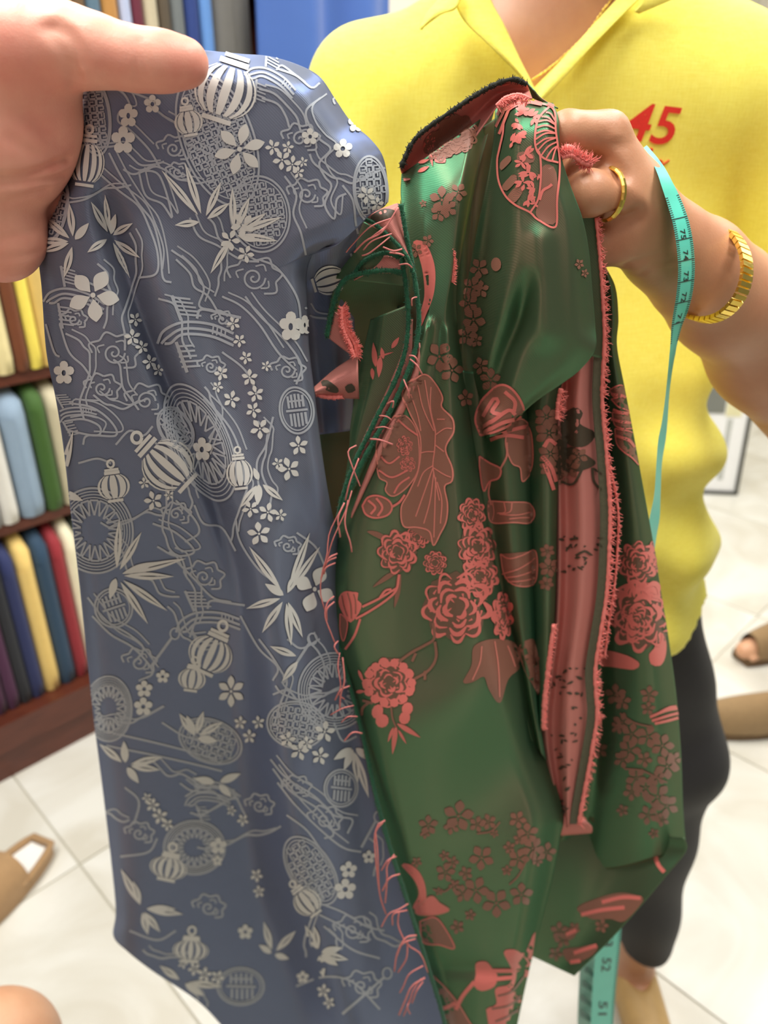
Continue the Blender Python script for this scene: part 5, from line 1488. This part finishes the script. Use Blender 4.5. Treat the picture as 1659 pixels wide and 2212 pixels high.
# large butterfly-winged leaf on the front length
gfill('leaf_motif', [(853,899),(820,945),(814,981),(815,1011),(820,1032),(835,1041),(832,1059),(850,1071),(883,1047),(904,1008),(901,936),(877,899)], M_rose2, M_line, 3)
gfill('leaf_motif', [(883,827),(914,808),(940,827),(957,857),(955,878),(975,902),(978,933),(963,969),(976,1008),(976,1038),(961,1050),(967,1089),(964,1125),(951,1153),(937,1177),(928,1147),(900,1138),(871,1135),(866,1095),(883,1062),(904,1011),(907,945),(883,890),(871,854)], M_rose2, M_line, 3.2, 0.0012)
glines('leaf_vein_motif', [[(900,830),(912,880),(938,930)],[(915,820),(925,870),(942,935)],[(930,835),(930,880),(942,930)],[(885,850),(900,895),(908,930)],[(942,930),(940,970),(936,1005),(942,1040),(950,1080)],[(936,1005),(915,1020),(902,1050)],[(938,1010),(960,1024),(974,1030)],[(940,975),(920,975),(908,978)],[(941,960),(960,975)],[(940,940),(962,925),(975,925)],[(936,1010),(918,1060),(898,1115)],[(938,1020),(930,1080),(916,1130)],[(942,1030),(940,1100),(938,1160)],[(945,1040),(955,1080),(952,1130)],[(945,905),(962,905)]], 2.6, M_line, 0.0017)
rose(873, 962, 20, .8, 1); rose(880, 1002, 16, 1, 2)
glines('petal_motif', [[(858,905),(880,925),(902,940)],[(822,985),(840,1000),(862,985)],[(818,1015),(845,1030),(880,1015)],[(850,1065),(862,1045),(884,1030)]], 4, M_rose)
gfill('bud_motif', [(783,1092),(795,1074),(815,1070),(838,1080),(846,1096),(836,1112),(810,1118),(790,1110)], M_rose2, M_rose, 4)
glines('bud_motif', [[(795,1080),(810,1095),(800,1110)],[(812,1075),(825,1095),(815,1114)],[(846,1094),(862,1084),(874,1068)]], 5, M_rose)
rose(858, 1192, 44, .92, 3); rose(902, 1160, 24, 1, 4); gfill('leaf_motif', [(792,1148),(815,1148),(840,1165),(825,1166)], M_rose2); gfill('leaf_motif', [(805,1268),(835,1240),(862,1232),(840,1250)], M_rose2); gfill('leaf_motif', [(852,1290),(858,1240),(866,1240),(864,1280),(852,1312)], M_rose2)
rose(1030, 1180, 46, .85, 5); rose(1018, 1112, 34, .8, 6); rose(985, 1310, 72, .95, 7); rose(1035, 1245, 42, .9, 8); rose(940, 1215, 24, 1, 9); rose(1085, 1330, 48, .45, 10)
gfill('leaf_motif', [(1024,1395),(1018,1437),(1000,1473),(1021,1473),(1045,1461),(1055,1488),(1079,1518),(1097,1467),(1122,1440),(1116,1392),(1067,1380)], M_rose2)
glines('leaf_vein_motif', [[(1067,1385),(1075,1440),(1078,1505)],[(1040,1395),(1036,1430),(1020,1468)],[(1095,1395),(1105,1420),(1112,1440)]], 3, M_line)
rose(841, 1474, 50, 1, 11)
for k in range(14):
    a = 2*PI*k/14; m = gm(0.0013); m.disc(841 + 48*math.cos(a), 1474 + 44*math.sin(a), 10, 10, rings=1, n=8); m.build('petal_motif', M_rose, green)
glines('branch_motif', [[(856,1432),(890,1408),(920,1392),(938,1378),(936,1345)],[(940,1385),(942,1420),(925,1448),(888,1470)],[(898,1410),(890,1428)],[(918,1448),(918,1468)],[(800,1515),(785,1528),(782,1545)],[(784,1512),(806,1518)]], 6, M_rose2)
for (x, y, a, b) in ((816,1536,12,16),(826,1556,14,15),(880,1530,12,14),(874,1550,12,14)):
    m = gm(0.001); m.disc(x, y, a, b, .3, 2, 10); m.build('bud_motif', M_rose, green)
for q in ((850,1570,838,1602,7),(856,1566,848,1628,11),(858,1562,908,1592,11),(860,1575,878,1606,6),(775,1446,786,1472,7),(770,1494,790,1492,8)):
    m = gm(0.001); m.leaf(*q); m.build('leaf_motif', M_rose, green)
glines('branch_motif', [[(845,1525),(848,1550),(856,1570)]], 4, M_rose2)
# thistle
gfill('thistle_motif', [(732,1300),(738,1282),(750,1276),(762,1278),(774,1280),(772,1295),(781,1304),(776,1322),(758,1344),(744,1330)], M_rose)
gfill('thistle_motif', [(736,1325),(745,1332),(752,1345),(748,1372),(742,1384),(736,1362)], M_rose2, M_rose, 2.5)
glines('stem_motif', [[(782,1310),(815,1294),(842,1278),(856,1270)],[(768,1336),(800,1318),(838,1292),(856,1272),(862,1240)],[(778,1336),(765,1375),(747,1402)],[(820,1290),(832,1275),(845,1272)]], 5, M_rose)
glines('stem_motif', [[(740,1285),(745,1310),(752,1330)],[(752,1280),(758,1305),(760,1335)],[(764,1282),(768,1300),(768,1325)]], 2, M_rose2, 0.0016)
# muted posy on the lower front panel
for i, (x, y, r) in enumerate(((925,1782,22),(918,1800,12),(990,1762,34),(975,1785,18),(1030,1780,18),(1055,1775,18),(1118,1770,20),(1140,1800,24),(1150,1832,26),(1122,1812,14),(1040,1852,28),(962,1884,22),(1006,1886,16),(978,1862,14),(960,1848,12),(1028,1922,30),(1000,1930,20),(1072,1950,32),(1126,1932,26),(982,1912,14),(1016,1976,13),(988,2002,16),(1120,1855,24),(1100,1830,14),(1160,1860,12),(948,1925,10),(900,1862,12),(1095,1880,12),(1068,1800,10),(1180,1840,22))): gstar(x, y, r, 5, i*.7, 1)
glines('branch_motif', [[(935,1920),(960,1925),(985,1905)],[(1030,1800),(1060,1795),(1080,1775)],[(1140,1850),(1120,1890),(1100,1910)],[(1160,1810),(1150,1860)]], 3.5, M_rose2)
gfill('petal_motif', [(868,1868),(885,1866),(905,1882),(918,1910),(920,1945),(905,1962),(892,1960),(905,1930),(895,1900)], M_rose)
gfill('leaf_motif', [(898,1965),(930,1935),(950,1950),(970,1965),(940,1975),(905,1975)], M_rose, M_line, 2.5); gfill('leaf_motif', [(908,1990),(935,1980),(955,1995),(982,2046),(950,2040),(915,2034)], M_rose2, M_rose, 3)
gfill('leaf_motif', [(935,2108),(955,2125),(985,2160),(1010,2200),(1030,2240),(960,2240),(945,2180)], M_rose2, M_line, 3)
glines('stem_motif', [[(985,2180),(1000,2150),(1025,2120)],[(945,2180),(965,2176),(985,2165)],[(1065,2096),(1110,2096)],[(1070,2114),(1110,2110)]], 9, M_rose)
gfill('petal_motif', [(1028,2080),(1050,2076),(1064,2092),(1074,2105),(1068,2130),(1040,2140),(1024,2128),(1028,2105)], M_rose)
gfill('petal_motif', [(1088,2056),(1110,2050),(1132,2058),(1150,2020),(1156,2012),(1150,2060),(1140,2110),(1112,2250),(1062,2250),(1066,2205),(1050,2180),(1072,2168),(1070,2135),(1100,2125),(1105,2095)], M_rose)
glines('petal_motif', [[(1075,2150),(1105,2140),(1130,2110)],[(1062,2178),(1100,2170),(1125,2150)],[(1070,2205),(1095,2195),(1120,2180)]], 4, M_rose2, 0.0013)
# fan on the swag
glines('fan_motif', [[(1090,268),(1088,290),(1080,325),(1076,349),(1079,390),(1094,423),(1117,444),(1145,459),(1162,475),(1199,490),(1203,430),(1207,355),(1202,310),(1198,281),(1195,240),(1170,226),(1130,226),(1100,240),(1090,268)],[(1185,232),(1162,260),(1155,298),(1158,322),(1166,335),(1180,345),(1204,352)],[(1158,322),(1166,335),(1168,380),(1162,430),(1145,459)]], 4.2, M_rose)
arc = interp([(1188,236),(1165,260),(1156,298),(1158,322),(1168,336),(1184,346),(1203,352)], 13); rt = interp([(1195,243),(1200,300),(1207,352)], 13)
glines('fan_rib_motif', [[tuple(arc[i]), ((arc[i][0]*.5 + rt[min(12, max(0, i*.6 + 2)).__int__()][0]*.5), (arc[i][1]*.5 + rt[int(min(12, i*.6 + 2))][1]*.5 - 6)), tuple(rt[int(min(12, i*.6 + 2))])] for i in range(1, 12)], 3.4, M_rose)
rnd = random.Random(5)
for (x, y, r) in ((1135,245,22),(1150,255,18),(1118,290,20),(1110,305,16),(1135,330,20),(1128,352,16),(1140,375,20),(1130,395,18),(1152,405,16),(1140,430,18),(1155,438,12),(1120,270,14),(1160,380,10),(1128,240,16)):
    m = gm(0.0012)
    for k in range(6): a = rnd.uniform(0, 6.3); m.leaf(x + rnd.uniform(-4, 4), y + rnd.uniform(-4, 4), x + r*math.cos(a), y + r*math.sin(a), r*.42, tip=.4)
    m.build('blossom_motif', M_rose, green)
for q in ([(1082,352),(1100,336),(1106,346),(1084,368)],[(1086,402),(1110,376),(1118,388),(1096,412)],[(1098,424),(1122,398),(1130,412),(1112,438)],[(1172,360),(1200,372),(1200,480),(1158,466),(1168,420)],[(1120,330),(1150,330),(1152,350),(1122,352)]): gfill('fan_panel_motif', q, M_rose2)
glines('branch_motif', [[(1165,432),(1172,412),(1185,404),(1192,398)],[(1100,240),(1080,290)],[(1095,232),(1072,275)]], 6, M_rose); 
glines('stripe_motif', [[(1080,232),(1120,214),(1165,220),(1195,232)],[(1088,240),(1125,222),(1170,228)],[(1076,250),(1090,226),(1115,210)],[(1130,218),(1180,222),(1204,236)]], 7, M_rose, 0.0015)
# halftone flowers on flap and swag
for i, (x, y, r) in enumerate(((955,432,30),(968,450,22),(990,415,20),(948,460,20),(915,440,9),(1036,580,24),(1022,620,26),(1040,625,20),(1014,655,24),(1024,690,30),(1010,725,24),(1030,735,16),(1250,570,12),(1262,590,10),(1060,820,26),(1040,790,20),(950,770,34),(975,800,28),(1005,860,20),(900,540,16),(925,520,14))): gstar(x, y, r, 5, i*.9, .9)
m = gm(); m.disc(1073, 571, 11, 15); m.build('dot_motif', M_rose2, green)
gfill('petal_motif', [(894,522),(912,520),(928,540),(940,580),(938,630),(922,680),(910,706),(908,680),(918,640),(915,590),(905,550)], M_rose)
# butterfly and grub below the swag
gfill('butterfly_motif', [(1038,940),(1026,905),(1040,868),(1070,836),(1098,834),(1122,860),(1130,890),(1110,910),(1075,930)], M_rose2, M_rose, 5)
glines('butterfly_motif', [[(1045,900),(1068,862),(1078,868),(1064,890),(1082,895)],[(1092,846),(1112,866),(1110,888)],[(1040,925),(1070,905),(1100,885),(1112,895)],[(1045,935),(1080,915),(1110,905)],[(1060,950),(1090,940),(1130,945)],[(1070,942),(1098,930),(1140,920)]], 8, M_rose, 0.0013)
gfill('butterfly_motif', [(1096,920),(1125,905),(1145,925),(1152,960),(1150,1010),(1128,1040),(1122,1010),(1105,1000),(1092,960)], M_rose2, M_line, 3)
gfill('petal_motif', [(1035,985),(1060,1000),(1082,1012),(1078,1032),(1058,1040),(1044,1060),(1036,1020)], M_rose2, M_rose, 4)
glines('branch_motif', [[(1082,1012),(1094,985),(1094,955)],[(1060,1040),(1056,1065),(1062,1090)]], 4, M_line)
gfill('grub_motif', [(1055,1082),(1100,1084),(1138,1086),(1154,1098),(1155,1118),(1140,1130),(1110,1128),(1060,1126)], M_rose2, M_line, 3)
glines('grub_motif', [[(1065,1084),(1068,1105),(1064,1124)],[(1090,1085),(1092,1105),(1075,1108)],[(1105,1086),(1102,1104),(1085,1110)],[(1080,1110),(1115,1112),(1145,1106)],[(1100,1120),(1125,1118),(1148,1118)]], 2.6, M_line)
gfill('feather_motif', [(1082,1196),(1100,1206),(1125,1200),(1158,1190),(1160,1250),(1140,1266),(1110,1262),(1090,1240)], M_rose2, M_line, 3)
glines('feather_motif', [[(1085,1240),(1120,1228),(1158,1205)],[(1092,1248),(1125,1242),(1158,1230)],[(1098,1256),(1130,1254),(1158,1248)]], 3, M_line)
gfill('leaf_motif', [(1120,1400),(1150,1380),(1164,1420),(1166,1500),(1150,1480),(1135,1450)], M_rose2)
for i, (x, y, r) in enumerate(((1180,900,26),(1185,935,30),(1188,980,26),(1185,1010,20),(1182,1190,16),(1186,1225,22),(1180,1260,16),(1150,1420,18))): gstar(x, y, r, 6, i)
glines('petal_motif', [[(1175,965),(1185,950),(1200,960)],[(1172,985),(1190,1010),(1200,1040)],[(1176,1000),(1186,1030),(1195,1058)]], 8, M_rose)
# dark sprigs on the pink reverse
for q in ([(1212,905),(1240,880),(1258,892),(1252,915),(1285,935),(1270,960),(1240,965),(1215,945)],[(1205,985),(1235,965),(1262,980),(1286,1000),(1260,1015),(1225,1020)],[(1205,940),(1225,930),(1222,1010),(1208,1040),(1202,1010)]): gfill('leaf_motif', q, M_leafdark)
for i, (x, y, r) in enumerate(((1230,1010,24),(1215,1030,18),(1250,985,20))): gstar(x, y, r, 5, i, 1, M_rose2)
glines('sprig_motif', [[(1210,1040),(1240,1045),(1258,1010)],[(1278,1010),(1282,1040),(1298,1058)],[(1280,1012),(1300,1024)],[(1232,1165),(1250,1162)],[(1222,1190),(1236,1175)],[(1245,1200),(1262,1190),(1276,1198)]], 5, M_leafdark)
rnd = random.Random(9)
for k in range(64):
    y = rnd.choice((rnd.uniform(1160, 1235), rnd.uniform(1440, 1760), rnd.uniform(1440, 1760))); x0 = pl(GL, y) + 14; x1 = pl(FR, y) - 26
    x = rnd.uniform(x0, max(x0 + 4, x1)); a = rnd.uniform(0, 6.3); L = rnd.uniform(7, 18)
    m = gm(0.0009); m.leaf(x, y, x + L*math.cos(a), y + L*math.sin(a)*.7, rnd.uniform(3.5, 7)); m.build('sprig_motif', M_leafdark, green)
# right length
for q in ([(1318,842),(1340,832),(1356,850),(1330,858)],[(1322,862),(1350,858),(1366,888),(1340,880)],[(1324,890),(1350,895),(1375,905),(1368,925),(1332,920)],[(1330,925),(1365,935),(1378,960),(1388,1010),(1360,985),(1335,960)]): gfill('petal_motif', q, M_rose2, M_rose, 3)
glines('petal_motif', [[(1322,850),(1345,856),(1358,866)],[(1322,905),(1350,912),(1372,916)],[(1326,884),(1348,892),(1368,890)],[(1330,940),(1356,950),(1376,975)]], 6, M_rose)
rose(1378, 1215, 44, .85, 21, M_rose); rose(1415, 1200, 36, .4, 22)
rose(1385, 1330, 72, .92, 23, M_rose); rose(1372, 1345, 34, 1, 24)
for q in ([(1318,1290),(1350,1262),(1395,1258),(1425,1268),(1430,1300),(1380,1290)],[(1300,1405),(1345,1412),(1372,1424),(1382,1434),(1370,1446),(1320,1440),(1296,1436)],[(1402,1412),(1412,1400),(1424,1365),(1438,1385),(1436,1420),(1424,1438),(1406,1434)]): gfill('petal_motif', q, M_rose)
glines('stripe_motif', [[(1404,1548),(1435,1535),(1462,1530)],[(1408,1556),(1440,1546),(1464,1540)],[(1414,1562),(1442,1556),(1464,1550)],[(1425,1538),(1445,1528),(1460,1526)],[(1462,1520),(1464,1560),(1470,1620)]], 6, M_rose)
for i, (x, y, r) in enumerate(((1330,1500,24),(1345,1515,20),(1402,1500,20),(1400,1530,16),(1345,1560,22),(1365,1585,24),(1335,1570,16),(1400,1590,26),(1430,1610,26),(1360,1620,26),(1345,1640,20),(1392,1640,18),(1440,1655,28),(1455,1640,18),(1375,1680,24),(1395,1700,26),(1365,1710,20),(1420,1720,30),(1440,1740,26),(1400,1760,22),(1430,1770,16),(1412,1800,12),(1345,1750,14),(1295,1620,20),(1420,1680,18))): gstar(x, y, r, 5, i*1.3)
glines('branch_motif', [[(1340,1540),(1370,1560),(1410,1570)],[(1350,1660),(1390,1665),(1440,1690)],[(1380,1700),(1410,1740),(1425,1780)],[(1330,1480),(1340,1520)]], 4, M_rose2)
# bottom corner
for q in ([(1246,1962),(1290,1940),(1340,1928),(1380,1935),(1390,1946),(1350,1990),(1320,1985),(1280,1985)],[(1215,2052),(1250,2046),(1290,2040),(1282,2062),(1235,2082)],[(1230,2008),(1250,2000),(1240,2025),(1222,2030)]): gfill('petal_motif', q, M_rose2, None)
glines('petal_motif', [[(1300,1948),(1345,1938),(1385,1940)],[(1255,1975),(1300,1965),(1350,1960)],[(1240,2058),(1265,2050),(1290,2042)],[(1232,2078),(1255,2075)],[(1222,2018),(1245,2008)],[(1415,1850),(1424,1870),(1436,1884)]], 9, M_rose)
for i, (x, y, r) in enumerate(((1208,2010,20),(1215,2030,18),(1240,2005,14),(1200,2060,16),(1300,2000,16))): gstar(x, y, r, 5, i)
# turned-back wrong side at the top
rose(985, 290, 42, 1.0, 31, M_rose2, M_rose2); rose(950, 315, 32, 1, 32, M_rose2, M_rose2)
for q in ([(918,300),(932,285),(940,300),(936,322),(920,326),(914,315)],[(940,332),(960,338),(962,352),(940,350)]): gfill('petal_motif', q, M_rose)
for q in ((905,352,928,345,8),(904,372,928,360,9),(930,330,935,360,6),(1072,197,1102,200,4),(1082,184,1105,178,4)):
    m = gm(0.001); m.leaf(*q); m.build('leaf_motif', M_rose, green)
# sprig on the roll
for q in ((812,792,808,740,11),(828,775,824,750,9),(805,795,806,820,8),(822,770,818,815,12),(818,770,850,760,4),(846,752,862,728,10)):
    m = gm(0.001); m.leaf(*q); m.build('leaf_motif', M_rose, green)
for q in ([(694,826),(708,822),(730,838),(728,848),(704,842)],[(745,835),(760,828),(768,842),(752,848)],[(800,468),(830,452),(855,458),(840,474),(812,480)]): gfill('leaf_motif', q, M_leafdark)
